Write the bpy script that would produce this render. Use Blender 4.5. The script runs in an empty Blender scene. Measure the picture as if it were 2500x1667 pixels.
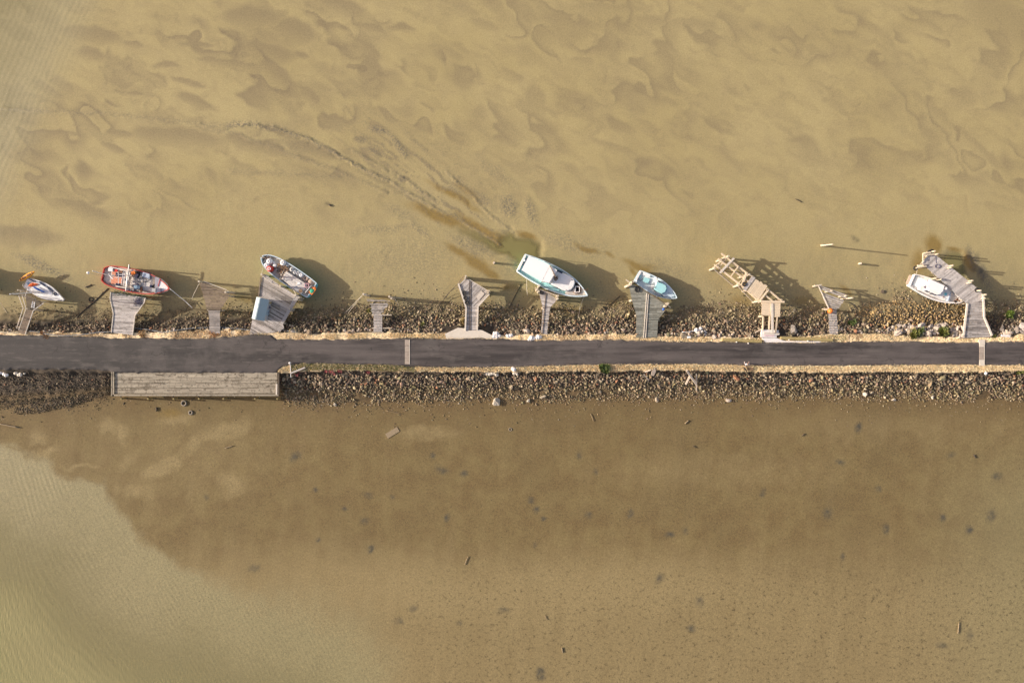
import bpy, math, random
import numpy as np
from mathutils import Vector, Matrix

# ------------------------------------------------------------------ camera, light, exposure
SC = bpy.context.scene
COL = SC.collection
H = 120.0                      # camera height in metres; 16 photo pixels = 1 m on the mud
cam_d = bpy.data.cameras.new('camera')
cam_d.sensor_width = 36.0
cam_d.lens = 36.0 * H / 156.25
cam_d.clip_end = 12000.0
cam = bpy.data.objects.new('camera', cam_d)
cam.location = (0, 0, H)
COL.objects.link(cam)
SC.camera = cam

SUN_EL = math.radians(19.0)
SUN_AZ = math.radians(-4.9)    # direction the light travels (east, slightly south)
w = bpy.data.worlds.new('World')
SC.world = w
w.use_nodes = True
nt = w.node_tree
sky = nt.nodes.new('ShaderNodeTexSky')
sky.sky_type = 'NISHITA'
sky.sun_disc = False
sky.sun_elevation = SUN_EL
sky.sun_rotation = math.radians(275.0)
sky.air_density = 1.0
sky.dust_density = 2.0
sky.ozone_density = 0.6
wb = nt.nodes.new('ShaderNodeMix'); wb.data_type = 'RGBA'; wb.blend_type = 'MULTIPLY'
wb.inputs[0].default_value = 1.0; wb.inputs[7].default_value = (1.25, 1.0, .92, 1)      # hazy warm daylight
nt.links.new(sky.outputs[0], wb.inputs[6]); nt.links.new(wb.outputs[2], nt.nodes['Background'].inputs[0])
nt.nodes['Background'].inputs[1].default_value = 0.145
sd = bpy.data.lights.new('sun', 'SUN')
sd.energy = 4.6
sd.angle = math.radians(0.5)
sd.color = (1.0, 0.93, 0.82)
sun = bpy.data.objects.new('sun', sd)
LD = Vector((math.cos(SUN_EL) * math.cos(SUN_AZ), math.cos(SUN_EL) * math.sin(SUN_AZ), -math.sin(SUN_EL)))
sun.rotation_euler = LD.to_track_quat('-Z', 'Y').to_euler()
sun.location = (-60, 5, 40)
COL.objects.link(sun)
SC.view_settings.view_transform = 'Standard'
SC.view_settings.look = 'None'
SC.view_settings.exposure = 0.60
SC.view_settings.gamma = 1.0

rng = random.Random(11)
NR = np.random.RandomState(5)

# ------------------------------------------------------------------ helpers
def W(px, py, z=0.0):
    k = (1 - z / H) / 16.0
    return Vector(((px - 1250) * k, -(py - 833.5) * k, z))

def W2(px, py, z=0.0):
    v = W(px, py, z)
    return (v.x, v.y)

ORG = {}

def tag(o, label=None, cat=None, group=None, kind=None):
    if label: o['label'] = label
    if cat: o['category'] = cat
    if group: o['group'] = group
    if kind: o['kind'] = kind
    return o

def thing(name, label, cat, loc, group=None, rotz=0.0):
    o = bpy.data.objects.new(name, None)
    o.empty_display_size = 0.3
    o.location = loc
    o.rotation_euler = (0, 0, rotz)
    COL.objects.link(o)
    ORG[o.name] = Vector(loc)
    return tag(o, label, cat, group)

class MB:
    """collects shapes, then becomes ONE mesh object"""
    def __init__(s):
        s.v = []; s.f = []; s.t = []; s.sm = []; s.m = []
    def add(s, vs, fs, tone=0.5, smooth=False, mat=0):
        b = len(s.v)
        s.v.extend([tuple(x) for x in vs])
        for f in fs:
            s.f.append([b + i for i in f]); s.t.append(tone); s.sm.append(smooth); s.m.append(mat)
        return s
    def box(s, c, size, rz=0.0, tone=0.5, mat=0, tilt=None):
        x, y, z = size[0] / 2, size[1] / 2, size[2] / 2
        R = Matrix.Rotation(rz, 3, 'Z')
        if tilt: R = R @ Matrix.Rotation(tilt[1], 3, tilt[0])
        c = Vector(c)
        vs = [c + R @ Vector((a, b, d)) for a, b, d in
              ((-x, -y, -z), (x, -y, -z), (x, y, -z), (-x, y, -z), (-x, -y, z), (x, -y, z), (x, y, z), (-x, y, z))]
        return s.add(vs, BOXF, tone, False, mat)
    def beam(s, p0, p1, w=.1, h=.1, tone=0.5, mat=0):
        p0 = Vector(p0); p1 = Vector(p1); d = p1 - p0
        if d.length < 1e-6: return s
        d.normalize()
        up = Vector((0, 0, 1)) if abs(d.z) < .98 else Vector((1, 0, 0))
        a = d.cross(up).normalized(); b = a.cross(d).normalized()
        vs = []
        for p in (p0, p1):
            vs += [p - a * w / 2 - b * h / 2, p + a * w / 2 - b * h / 2, p + a * w / 2 + b * h / 2, p - a * w / 2 + b * h / 2]
        return s.add(vs, [(0, 3, 2, 1), (4, 5, 6, 7), (0, 1, 5, 4), (1, 2, 6, 5), (2, 3, 7, 6), (3, 0, 4, 7)], tone, False, mat)
    def cyl(s, p0, p1, r0=.1, r1=None, n=10, tone=0.5, cap=True, smooth=True, mat=0):
        r1 = r0 if r1 is None else r1
        p0 = Vector(p0); p1 = Vector(p1); d = (p1 - p0)
        if d.length < 1e-6: return s
        d.normalize()
        up = Vector((0, 0, 1)) if abs(d.z) < .98 else Vector((1, 0, 0))
        a = d.cross(up).normalized(); b = d.cross(a).normalized()
        vs = []
        for p, r in ((p0, r0), (p1, r1)):
            for i in range(n):
                t = 2 * math.pi * i / n
                vs.append(p + a * r * math.cos(t) + b * r * math.sin(t))
        s.add(vs, [(i, (i + 1) % n, n + (i + 1) % n, n + i) for i in range(n)], tone, smooth, mat)
        if cap:
            s.add(vs[:n], [tuple(range(n))[::-1]], tone, False, mat)
            s.add(vs[n:], [tuple(range(n))], tone, False, mat)
        return s
    def tube(s, pts, r=.03, n=6, tone=0.5, mat=0):
        pts = [Vector(p) for p in pts]
        rings = []
        for i, p in enumerate(pts):
            d = (pts[min(i + 1, len(pts) - 1)] - pts[max(i - 1, 0)])
            d.normalize()
            up = Vector((0, 0, 1)) if abs(d.z) < .95 else Vector((1, 0, 0))
            a = d.cross(up).normalized(); b = d.cross(a).normalized()
            rings.append([p + a * r * math.cos(2 * math.pi * k / n) + b * r * math.sin(2 * math.pi * k / n) for k in range(n)])
        vs = [q for R in rings for q in R]
        fs = []
        for i in range(len(pts) - 1):
            for k in range(n):
                fs.append((i * n + k, i * n + (k + 1) % n, (i + 1) * n + (k + 1) % n, (i + 1) * n + k))
        fs.append(tuple(range(n))[::-1]); fs.append(tuple(range((len(pts) - 1) * n, len(pts) * n)))
        return s.add(vs, fs, tone, True, mat)
    def prism(s, poly, z0, z1, tone=0.5, mat=0, smooth=False):
        a = sum(poly[i][0] * poly[(i + 1) % len(poly)][1] - poly[(i + 1) % len(poly)][0] * poly[i][1] for i in range(len(poly)))
        if a < 0: poly = list(poly)[::-1]
        n = len(poly)
        vs = [(p[0], p[1], z0) for p in poly] + [(p[0], p[1], z1) for p in poly]
        fs = [tuple(range(n))[::-1], tuple(range(n, 2 * n))] + [(i, (i + 1) % n, n + (i + 1) % n, n + i) for i in range(n)]
        return s.add(vs, fs, tone, smooth, mat)
    def ball(s, c, r, n=12, m=8, sz=1.0, tone=0.5, mat=0, cut=0.0):
        c = Vector(c); vs = []; fs = []
        for j in range(m + 1):
            ph = -math.pi / 2 + math.pi * j / m
            for i in range(n):
                t = 2 * math.pi * i / n
                vs.append(c + Vector((r * math.cos(ph) * math.cos(t), r * math.cos(ph) * math.sin(t), r * sz * math.sin(ph))))
        for j in range(m):
            for i in range(n):
                fs.append((j * n + i, j * n + (i + 1) % n, (j + 1) * n + (i + 1) % n, (j + 1) * n + i))
        return s.add(vs, fs, tone, True, mat)
    def torus(s, c, R, r, n=16, m=8, axis='Z', tone=0.5, sq=1.0, mat=0, tilt=0.0):
        c = Vector(c); vs = []; fs = []
        M = Matrix.Rotation(tilt, 3, 'X') if axis == 'Z' else Matrix.Rotation(math.pi / 2, 3, axis)
        for i in range(n):
            t = 2 * math.pi * i / n
            for j in range(m):
                u = 2 * math.pi * j / m
                q = R + r * math.cos(u)
                vs.append(c + M @ Vector((q * math.cos(t), q * math.sin(t), r * sq * math.sin(u))))
        for i in range(n):
            for j in range(m):
                fs.append((i * m + j, ((i + 1) % n) * m + j, ((i + 1) % n) * m + (j + 1) % m, i * m + (j + 1) % m))
        return s.add(vs, fs, tone, True, mat)
    def lathe(s, c, prof, n=14, tone=0.5, mat=0, smooth=True):
        c = Vector(c); vs = []; fs = []
        for r, z in prof:
            for i in range(n):
                t = 2 * math.pi * i / n
                vs.append(c + Vector((r * math.cos(t), r * math.sin(t), z)))
        for j in range(len(prof) - 1):
            for i in range(n):
                fs.append((j * n + i, j * n + (i + 1) % n, (j + 1) * n + (i + 1) % n, (j + 1) * n + i))
        fs.append(tuple(range(n))[::-1]); fs.append(tuple(range((len(prof) - 1) * n, len(prof) * n)))
        return s.add(vs, fs, tone, smooth, mat)
    def build(s, name, mats, parent=None, local=False, loc=None):
        """world-space shapes by default; local=True when the shapes already sit in the parent's frame"""
        off = Vector((0, 0, 0))
        if parent is not None and not local:
            off = ORG.get(parent.name, Vector((0, 0, 0)))
        if loc is not None:
            off = Vector(loc)
        me = bpy.data.meshes.new(name)
        me.from_pydata([(x[0] - off.x, x[1] - off.y, x[2] - off.z) for x in s.v], [], s.f)
        if not isinstance(mats, (list, tuple)): mats = [mats]
        for m in mats: me.materials.append(m)
        at = me.attributes.new('tone', 'FLOAT', 'FACE')
        at.data.foreach_set('value', np.array(s.t, dtype=np.float32))
        me.polygons.foreach_set('use_smooth', np.array(s.sm, dtype=bool))
        me.polygons.foreach_set('material_index', np.array(s.m, dtype=np.int32))
        me.update()
        o = bpy.data.objects.new(name, me)
        COL.objects.link(o)
        if loc is not None: o.location = loc; ORG[o.name] = off
        if parent is not None:
            o.parent = parent
            ORG[o.name] = Vector((0, 0, 0)) if local else off
        return o

BOXF = [(0, 3, 2, 1), (4, 5, 6, 7), (0, 1, 5, 4), (1, 2, 6, 5), (2, 3, 7, 6), (3, 0, 4, 7)]

def single(name, mb, mat, label, cat, loc, group=None):
    """a thing that is one mesh"""
    return tag(mb.build(name, mat, loc=loc), label, cat, group)

# ------------------------------------------------------------------ materials
class NT:
    def __init__(s, name):
        s.m = bpy.data.materials.new(name); s.m.use_nodes = True
        s.t = s.m.node_tree; s.b = s.t.nodes['Principled BSDF']
    def n(s, typ, **kw):
        o = s.t.nodes.new(typ)
        for k, v in kw.items(): setattr(o, k, v)
        return o
    def l(s, a, b): s.t.links.new(a, b)
    def math(s, op, a, b=None, clamp=False):
        o = s.n('ShaderNodeMath', operation=op); o.use_clamp = clamp
        for i, x in enumerate((a, b)):
            if x is None: continue
            if isinstance(x, (int, float)): o.inputs[i].default_value = x
            else: s.l(x, o.inputs[i])
        return o.outputs[0]
    def mix(s, fac, a, b, blend='MIX'):
        o = s.n('ShaderNodeMix', data_type='RGBA', blend_type=blend)
        for i, x in ((0, fac), (6, a), (7, b)):
            if isinstance(x, (int, float)): o.inputs[i].default_value = x
            elif isinstance(x, tuple): o.inputs[i].default_value = (x[0], x[1], x[2], 1)
            else: s.l(x, o.inputs[i])
        return o.outputs[2]
    def noise(s, scale, detail=4, rough=.55, vec=None, dist=0.0):
        o = s.n('ShaderNodeTexNoise'); o.inputs['Scale'].default_value = scale
        o.inputs['Detail'].default_value = detail; o.inputs['Roughness'].default_value = rough
        o.inputs['Distortion'].default_value = dist
        s.l(vec if vec is not None else s.obj(), o.inputs['Vector'])
        return o.outputs[0]
    def obj(s):
        if not hasattr(s, '_o'): s._o = s.n('ShaderNodeTexCoord').outputs['Object']
        return s._o
    def mapped(s, scale, rot=0.0):
        o = s.n('ShaderNodeMapping'); o.inputs['Scale'].default_value = scale
        o.inputs['Rotation'].default_value = (0, 0, rot); s.l(s.obj(), o.inputs['Vector'])
        return o.outputs[0]
    def ramp(s, x, lo, hi):
        o = s.n('ShaderNodeMapRange'); o.interpolation_type = 'SMOOTHSTEP'
        o.inputs[1].default_value = lo; o.inputs[2].default_value = hi; s.l(x, o.inputs[0])
        return o.outputs[0]
    def attr(s, name, out='Fac'):
        o = s.n('ShaderNodeAttribute', attribute_name=name); return o.outputs[out]
    def bump(s, h, strength=.3, dist=.05):
        o = s.n('ShaderNodeBump'); o.inputs['Strength'].default_value = strength
        o.inputs['Distance'].default_value = dist; s.l(h, o.inputs['Height'])
        s.l(o.outputs[0], s.b.inputs['Normal']); return o
    def out(s, col, rough=.7):
        if isinstance(col, tuple): s.b.inputs['Base Color'].default_value = (*col, 1)
        else: s.l(col, s.b.inputs['Base Color'])
        if isinstance(rough, (int, float)): s.b.inputs['Roughness'].default_value = rough
        else: s.l(rough, s.b.inputs['Roughness'])
        return s.m

def M(name, col, rough=.6, var=.25, scale=2.0, dirt=None, dirt_amt=.0, dirt_scale=1.2, tone=0.0, bump=0.0, metal=0.0):
    """paint, plastic, rope, rubber...: a base colour with uneven fading and dirt"""
    if max(col) < .6: col = tuple(min(.8, x * 1.2) for x in col)
    t = NT(name)
    n1 = t.noise(scale, 5)
    f = t.math('ADD', t.math('MULTIPLY', n1, 2 * var), 1 - var)
    if tone:
        f = t.math('MULTIPLY', f, t.math('ADD', t.math('MULTIPLY', t.attr('tone'), 2 * tone), 1 - tone))
    cc = t.n('ShaderNodeCombineColor')
    for i in range(3): t.l(f, cc.inputs[i])
    c = t.mix(1.0, col, cc.outputs[0], 'MULTIPLY')
    if dirt_amt:
        d = t.ramp(t.noise(dirt_scale, 6, .65), .55 - .2 * dirt_amt, .72)
        c = t.mix(t.math('MULTIPLY', d, min(1, dirt_amt)), c, dirt or (.12, .085, .05))
    if bump: t.bump(t.noise(scale * 6, 3), bump, .03)
    t.b.inputs['Metallic'].default_value = metal
    return t.out(c, rough)

def wood(name, col, dark, amt=.5):
    """weathered timber: tone per board piece, streaky grain, dark stains"""
    col = tuple(min(.78, x * 1.22) for x in col); dark = tuple(x * 1.15 for x in dark)
    t = NT(name)
    n1 = t.noise(9.0, 4, .6)
    n2 = t.noise(.75, 6, .7)
    tn = t.attr('tone')
    f = t.math('ADD', t.math('MULTIPLY', tn, .95), t.math('MULTIPLY', n1, .5))
    f = t.math('ADD', f, -.25, True)
    c = t.mix(f, dark, col)
    st = t.ramp(n2, .48, .75)
    c = t.mix(t.math('MULTIPLY', st, amt), c, dark)
    c = t.mix(t.math('MULTIPLY', t.ramp(t.noise(3.0, 4, .7), .52, .66), amt * .8), c, dark)
    t.bump(n1, .3, .01)
    return t.out(c, .85)

MT = {}
def build_materials():
    m = MT
    m['wood_grey'] = wood('weathered_grey_timber', (.46, .42, .38), (.085, .073, .062), .45)
    m['wood_pale'] = wood('pale_grey_timber', (.48, .44, .40), (.10, .088, .078), .45)
    m['wood_brown'] = wood('brown_aged_timber', (.25, .19, .135), (.05, .036, .024), .6)
    m['wood_green'] = wood('green_grey_timber', (.27, .27, .225), (.075, .075, .058), .5)
    m['wood_wharf'] = wood('mossy_wharf_timber', (.40, .35, .26), (.062, .048, .028), .85)
    m['wood_new'] = wood('fresh_sawn_timber', (.60, .49, .34), (.38, .29, .19), .25)
    m['wood_dark'] = wood('dark_wet_timber', (.12, .09, .06), (.03, .025, .02), .5)
    m['wood_kerb'] = wood('cream_edge_board', (.62, .56, .47), (.30, .26, .21), .3)
    m['pile'] = wood('pile_timber', (.55, .48, .36), (.25, .2, .14), .3)
    m['log'] = wood('mossy_log', (.37, .29, .12), (.15, .12, .05), .4)
    m['drift'] = wood('bleached_driftwood', (.56, .48, .38), (.27, .21, .15), .3)
    m['mudwood'] = wood('mud_coated_timber', (.30, .235, .145), (.16, .12, .07), .3)
    m['white'] = M('white_gelcoat', (.78, .76, .72), .35, .08, 1.5, (.42, .33, .22), .35, 1.1)
    m['canvas'] = M('white_canopy_fabric', (.80, .78, .755), .8, .05, .8)
    m['cream'] = M('cream_deck_paint', (.60, .53, .45), .6, .2, 2.5, (.2, .14, .09), .6, 1.6)
    m['beige'] = M('worn_beige_deck', (.60, .53, .45), .7, .25, 3, (.14, .09, .06), .7, 1.3)
    m['greydeck'] = M('grey_deck_paint', (.50, .46, .41), .6, .15, 2, (.16, .12, .08), .4, 1.4)
    m['red'] = M('red_hull_paint', (.42, .04, .025), .5, .25, 2, (.08, .03, .02), .5, 1.8)
    m['redbright'] = M('red_plastic', (.62, .04, .02), .4, .1, 2)
    m['orange'] = M('orange_plastic', (.80, .20, .025), .45, .12, 2)
    m['kayak'] = M('yellow_orange_plastic', (.82, .36, .02), .4, .15, 2, (.30, .10, .01), .5, 2.2)
    m['orange_plate'] = M('orange_floor_paint', (.50, .19, .10), .6, .22, 2.5, (.25, .08, .04), .4, 1.5)
    m['blue'] = M('blue_plastic_sheet', (.018, .085, .33), .45, .2, 3)
    m['navy'] = M('dark_tinted_glass', (.014, .02, .045), .15, .2, 2)
    m['turq'] = M('turquoise_paint', (.13, .47, .52), .45, .18, 2, (.3, .3, .25), .4, 1.5)
    m['aqua'] = M('pale_aqua_paint', (.36, .66, .66), .5, .1, 2, (.5, .5, .45), .3, 1.5)
    m['sky'] = M('pale_blue_hull_paint', (.58, .68, .71), .4, .1, 2, (.35, .33, .28), .3, 1.5)
    m['slateblue'] = M('slate_blue_paint', (.20, .29, .36), .5, .15, 2)
    m['black'] = M('black_rubber', (.018, .017, .016), .7, .3, 4)
    m['mudtyre'] = M('mud_coated_rubber', (.20, .17, .13), .8, .3, 5)
    m['steel'] = M('galvanised_steel', (.37, .365, .35), .45, .12, 3, (.25, .17, .1), .3, 2, metal=.35)
    m['rust'] = M('rusty_iron', (.16, .07, .035), .85, .4, 5)
    m['roof'] = M('grey_white_roof_sheet', (.27, .345, .365), .5, .06, 1.2, (.25, .26, .25), .2, 1.5)
    m['wall'] = M('grey_board_wall', (.28, .30, .32), .7, .12, 2, tone=.2)
    m['concrete'] = M('pale_concrete', (.60, .54, .44), .85, .1, .8, (.38, .32, .24), .35, .9)
    m['drain'] = M('brown_concrete', (.30, .25, .20), .85, .3, 2.2, (.10, .08, .06), .5, 1.5)
    m['whitebag'] = M('white_plastic_sacking', (.74, .70, .66), .7, .15, 4, (.42, .38, .32), .5, 4)
    m['rope'] = M('pale_rope', (.50, .45, .36), .9, .2, 8)
    m['ropeblue'] = M('grey_blue_rope', (.24, .26, .27), .9, .2, 8)
    m['ropedark'] = M('dark_wet_rope', (.05, .042, .03), .9, .3, 8)
    m['net'] = M('dark_green_net', (.03, .055, .035), .9, .5, 9)
    m['netgreen'] = M('bright_green_net', (.03, .30, .17), .8, .3, 8)
    m['pink'] = M('pink_crate_plastic', (.62, .36, .40), .5, .1, 3)
    m['brownbits'] = M('brown_scrap_timber', (.19, .115, .065), .8, .45, 6)
    m['skin'] = M('skin', (.46, .27, .19), .55, .05, 4)
    m['shirt'] = M('white_cotton', (.82, .80, .79), .8, .05, 6)
    m['trouser'] = M('dark_trouser_cloth', (.05, .055, .07), .85, .15, 6)
    m['hair'] = M('dark_hair', (.02, .014, .01), .6, .2, 9)
    m['tan_bag'] = M('tan_sacking', (.40, .30, .23), .85, .2, 4)
    m['greygear'] = M('grey_plastic_net_floats', (.45, .45, .43), .6, .25, 6, (.2, .18, .15), .4, 4)
    m['orangefabric'] = M('orange_cover_fabric', (.72, .16, .04), .8, .15, 3)
    m['paleblue'] = M('pale_blue_tarp', (.33, .42, .48), .6, .15, 3)
    m['lightgreyblue'] = M('light_blue_grey_floor', (.66, .72, .72), .6, .1, 2)
    m['hatch'] = M('blue_grey_hatch_cover', (.36, .41, .47), .5, .15, 2)
    m['purplegrey'] = M('dark_purple_grey_paint', (.10, .09, .13), .5, .25, 3)
    m['plank'] = wood('stained_brown_plank', (.28, .17, .09), (.1, .06, .03), .3)
build_materials()

# ------------------------------------------------------------------ numpy noise
def _hash(ix, iy, seed):
    with np.errstate(over='ignore'):
        h = (ix.astype(np.int64) * 374761393 + iy.astype(np.int64) * 668265263 + seed * 974711) & 0xFFFFFFFF
        h = ((h ^ (h >> 13)) * 1274126177) & 0xFFFFFFFF
        h = h ^ (h >> 16)
    return (h & 0xFFFFFF) / float(0xFFFFFF)

def vnoise(x, y, seed=0):
    ix = np.floor(x); iy = np.floor(y); fx = x - ix; fy = y - iy
    fx = fx * fx * fx * (fx * (fx * 6 - 15) + 10); fy = fy * fy * fy * (fy * (fy * 6 - 15) + 10)
    a = _hash(ix, iy, seed); b = _hash(ix + 1, iy, seed); c = _hash(ix, iy + 1, seed); d = _hash(ix + 1, iy + 1, seed)
    return (a * (1 - fx) + b * fx) * (1 - fy) + (c * (1 - fx) + d * fx) * fy

def fbm(x, y, seed=0, oct=4, g=.5):
    s = 0; a = 1; t = 0
    for i in range(oct):
        s = s + a * vnoise(x * 2 ** i + 17.3 * i, y * 2 ** i - 9.1 * i, seed + i); t += a; a *= g
    return s / t

def sstep(x, a, b):
    t = np.clip((x - a) / (b - a), 0, 1); return t * t * (3 - 2 * t)

def polydist(X, Y, pts):
    d = np.full(X.shape, 1e9)
    for (x0, y0), (x1, y1) in zip(pts[:-1], pts[1:]):
        dx, dy = x1 - x0, y1 - y0
        t = np.clip(((X - x0) * dx + (Y - y0) * dy) / (dx * dx + dy * dy), 0, 1)
        d = np.minimum(d, np.hypot(X - x0 - t * dx, Y - y0 - t * dy))
    return d

def inpoly(X, Y, P):
    r = np.zeros(X.shape, bool); n = len(P)
    for i in range(n):
        x0, y0 = P[i]; x1, y1 = P[(i + 1) % n]
        c = ((y0 > Y) != (y1 > Y)) & (X < (x1 - x0) * (Y - y0) / (y1 - y0 + 1e-9) + x0)
        r ^= c
    return r

# ------------------------------------------------------------------ traced lines of the causeway (photo pixels)
Z_ROAD, Z_TOP = 2.40, 2.15
ROAD_N = [(0,818),(100,818),(200,822),(300,825),(400,826),(500,826),(560,821),(620,817),(660,818),(676,827),(760,829),(860,828),(950,825),(1000,825),(1090,827),(1210,827),(1290,830),(1400,830),(1500,829),(1550,831),(1640,834),(1800,835),(1960,836),(2060,834),(2150,833),(2300,835),(2500,834)]
ROAD_S = [(0,903),(100,901),(200,902),(268,906),(276,909.6),(400,909.6),(560,909.6),(674,909.6),(690,895),(740,887),(850,890),(960,891),(1000,895),(1100,897),(1250,896),(1350,893),(1500,890),(1700,889),(1830,892),(1980,893),(2100,893),(2300,890),(2400,892),(2500,892)]
TOP_N = [(0,811),(80,811),(200,815),(300,815),(400,811),(500,806),(580,805),(670,810),(760,816),(850,815),(950,812),(1000,815),(1080,815),(1220,820),(1300,818),(1420,818),(1500,815),(1560,820),(1640,822),(1760,826),(1870,826),(1960,822),(2060,815),(2160,817),(2240,822),(2350,826),(2440,824),(2500,816)]
TOE_N = [(0,765),(60,770),(130,765),(200,765),(270,762),(330,768),(400,765),(470,755),(560,757),(640,765),(700,762),(760,758),(840,752),(900,748),(1000,746),(1080,748),(1200,748),(1290,755),(1330,752),(1400,757),(1450,762),(1520,742),(1560,750),(1640,762),(1700,752),(1760,748),(1850,750),(1950,757),(2030,752),(2080,760),(2130,748),(2200,722),(2240,718),(2350,742),(2420,742),(2500,748)]
TOP_S = [(0,907),(100,906),(200,906),(270,911),(600,914),(690,908),(760,904),(850,903),(950,905),(1050,906),(1150,906),(1250,908),(1400,904),(1450,905),(1500,907),(1560,902),(1650,903),(1750,905),(1850,906),(1950,907),(2050,909),(2150,906),(2250,908),(2350,907),(2500,904)]
TOE_S = [(0,992),(100,985),(180,980),(255,968),(285,948),(400,946),(560,946),(672,948),(700,976),(760,980),(850,982),(950,975),(1050,978),(1150,974),(1200,967),(1300,976),(1400,972),(1500,967),(1600,969),(1700,966),(1800,964),(1900,969),(2000,963),(2100,970),(2200,964),(2300,972),(2400,974),(2500,968)]
def line_y(pts, z):
    P = [W2(x, y, z) for x, y in pts]
    return np.array([p[0] for p in P]), np.array([p[1] for p in P])
L_RN, L_RS = line_y(ROAD_N, Z_ROAD), line_y(ROAD_S, Z_ROAD)
L_TN, L_TS = line_y(TOP_N, Z_TOP), line_y(TOP_S, Z_TOP)
L_EN, L_ES = line_y(TOE_N, .1), line_y(TOE_S, .1)
def at(L, x): return np.interp(x, L[0], L[1])

POOL = [(-900,1000),(-60,1065),(0,1085),(60,1105),(125,1128),(150,1160),(250,1180),(285,1235),(370,1335),(480,1400),(620,1452),(760,1480),(880,1535),(935,1605),(950,1700),(940,1900),(900,3000)]
CHAN = [(905,500),(1000,522),(1085,538),(1140,548),(1215,592),(1245,560),(1262,572),(1300,582),(1322,590),(1326,608),(1318,632),(1290,650),(1262,642),(1238,622),(1200,618),(1150,590),(1080,560),(980,530)]
RIDGES = [([(0,268),(130,271),(300,281),(485,302),(560,310)], .05),
          ([(485,303),(620,340),(730,383),(830,421),(945,470)], .05),
          ([(556,309),(590,306),(632,306),(680,317),(760,342),(850,393),(945,441)], .11),
          ([(560,418),(700,423),(830,432)], .04),
          ([(945,441),(1030,490),(1062,508),(1110,528),(1195,583),(1235,605)], .08),
          ([(975,432),(1010,455),(1060,488)], .08),
          ([(1090,420),(1145,472),(1200,528),(1250,566)], .06),
          ([(860,365),(945,418)], .06)]
DARK = [(223,88,85,22,8),(223,133,32,16,15),(330,109,25,10,10),(478,112,45,8,5),(611,45,75,30,5),(650,128,70,26,15),(404,160,38,9,3),(558,154,85,13,8),(675,181,62,22,38),(457,202,42,10,15),(478,250,48,16,20),(755,234,34,14,40),(122,223,38,14,30),(64,236,18,8,0),(313,228,38,6,8),(436,335,112,24,5),(627,356,90,18,15),(765,369,70,18,15),(276,361,32,9,25),(165,324,24,7,15),(292,327,38,11,5),(720,80,50,32,20),(829,16,68,20,18),(903,69,48,12,15),(973,69,36,10,5),(898,122,44,18,40),(905,175,26,52,-10),(733,138,20,8,10),(1090,128,44,15,25),(818,287,16,12,0),(882,340,20,9,0),(914,372,20,7,30),(983,441,14,9,0),(200,510,78,18,20),(138,486,22,7,10),(40,578,110,26,3),(1287,30,34,14,55),(1813,85,40,16,30),(1670,172,40,14,30),(1409,250,56,28,10),(1425,149,32,12,10),(1310,250,20,50,-20),(1650,60,120,18,5),(1480,20,90,14,5),(2446,60,110,60,30),(1540,215,50,14,30),(1245,180,30,12,30),(1630,250,30,10,20),(1390,270,40,12,25),(1750,300,50,10,20),(1780,390,50,9,45),(1960,360,60,9,45),(2280,270,80,12,40),(2390,360,90,12,42),(1500,360,60,10,20),(1180,60,40,14,20),(1130,20,40,14,25)]
ROUGHP = [(925,319,28,9,5,1),(972,356,38,10,50,1),(882,340,20,9,10,.7),(914,372,22,8,30,.7),(983,441,14,10,0,.8),(975,520,40,16,25,.5),(1026,563,38,12,40,.7),(930,560,80,10,-5,.5),(1240,500,22,28,0,.9),(1300,520,14,40,-15,.8),(1150,600,60,20,25,.6),(1000,620,120,50,0,.35),(1375,590,60,20,20,.5),(1180,490,40,12,30,.5),(590,304,34,5,5,1),(650,310,60,9,12,.5),(1270,650,40,18,0,.6),(1440,605,60,24,15,.3),(100,650,70,14,25,.8),(2390,655,12,55,-30,1),(2155,711,9,6,0,1),(1210,420,60,14,35,.4),(930,430,40,40,0,.3),(700,345,110,22,10,.25),(1620,655,60,20,20,.3)]
ALGA = [(1120,615,36,9,32,.9),(1160,640,46,14,32,.9),(1195,665,26,10,30,1),(1240,700,30,10,0,.6),(1215,590,14,40,-55,.8),(1285,575,26,8,20,.9),(1180,562,75,10,32,1),(1110,480,70,8,30,.7),(1075,528,75,14,22,.9),(1220,588,40,16,32,.7),(1435,607,34,6,20,.9),(1490,622,14,5,25,.7),(1560,652,40,10,25,.9),(1545,665,20,6,50,.7),(1575,650,30,9,10,.5),(2278,598,20,26,-20,1),(2240,640,14,30,0,.6),(2330,612,18,7,20,.8),(2370,640,12,30,-35,.9),(2255,700,30,14,0,.5),(2065,710,22,6,45,.7),(1390,760,40,14,0,.5),(1960,735,30,12,0,.4),(600,730,24,10,0,.6),(1500,740,22,10,0,.4),(1140,470,10,40,-50,.4),(940,730,24,10,0,.4),(415,1010,26,14,0,.5),(1560,745,30,10,0,.4),(1810,740,30,16,20,.4)]
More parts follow.
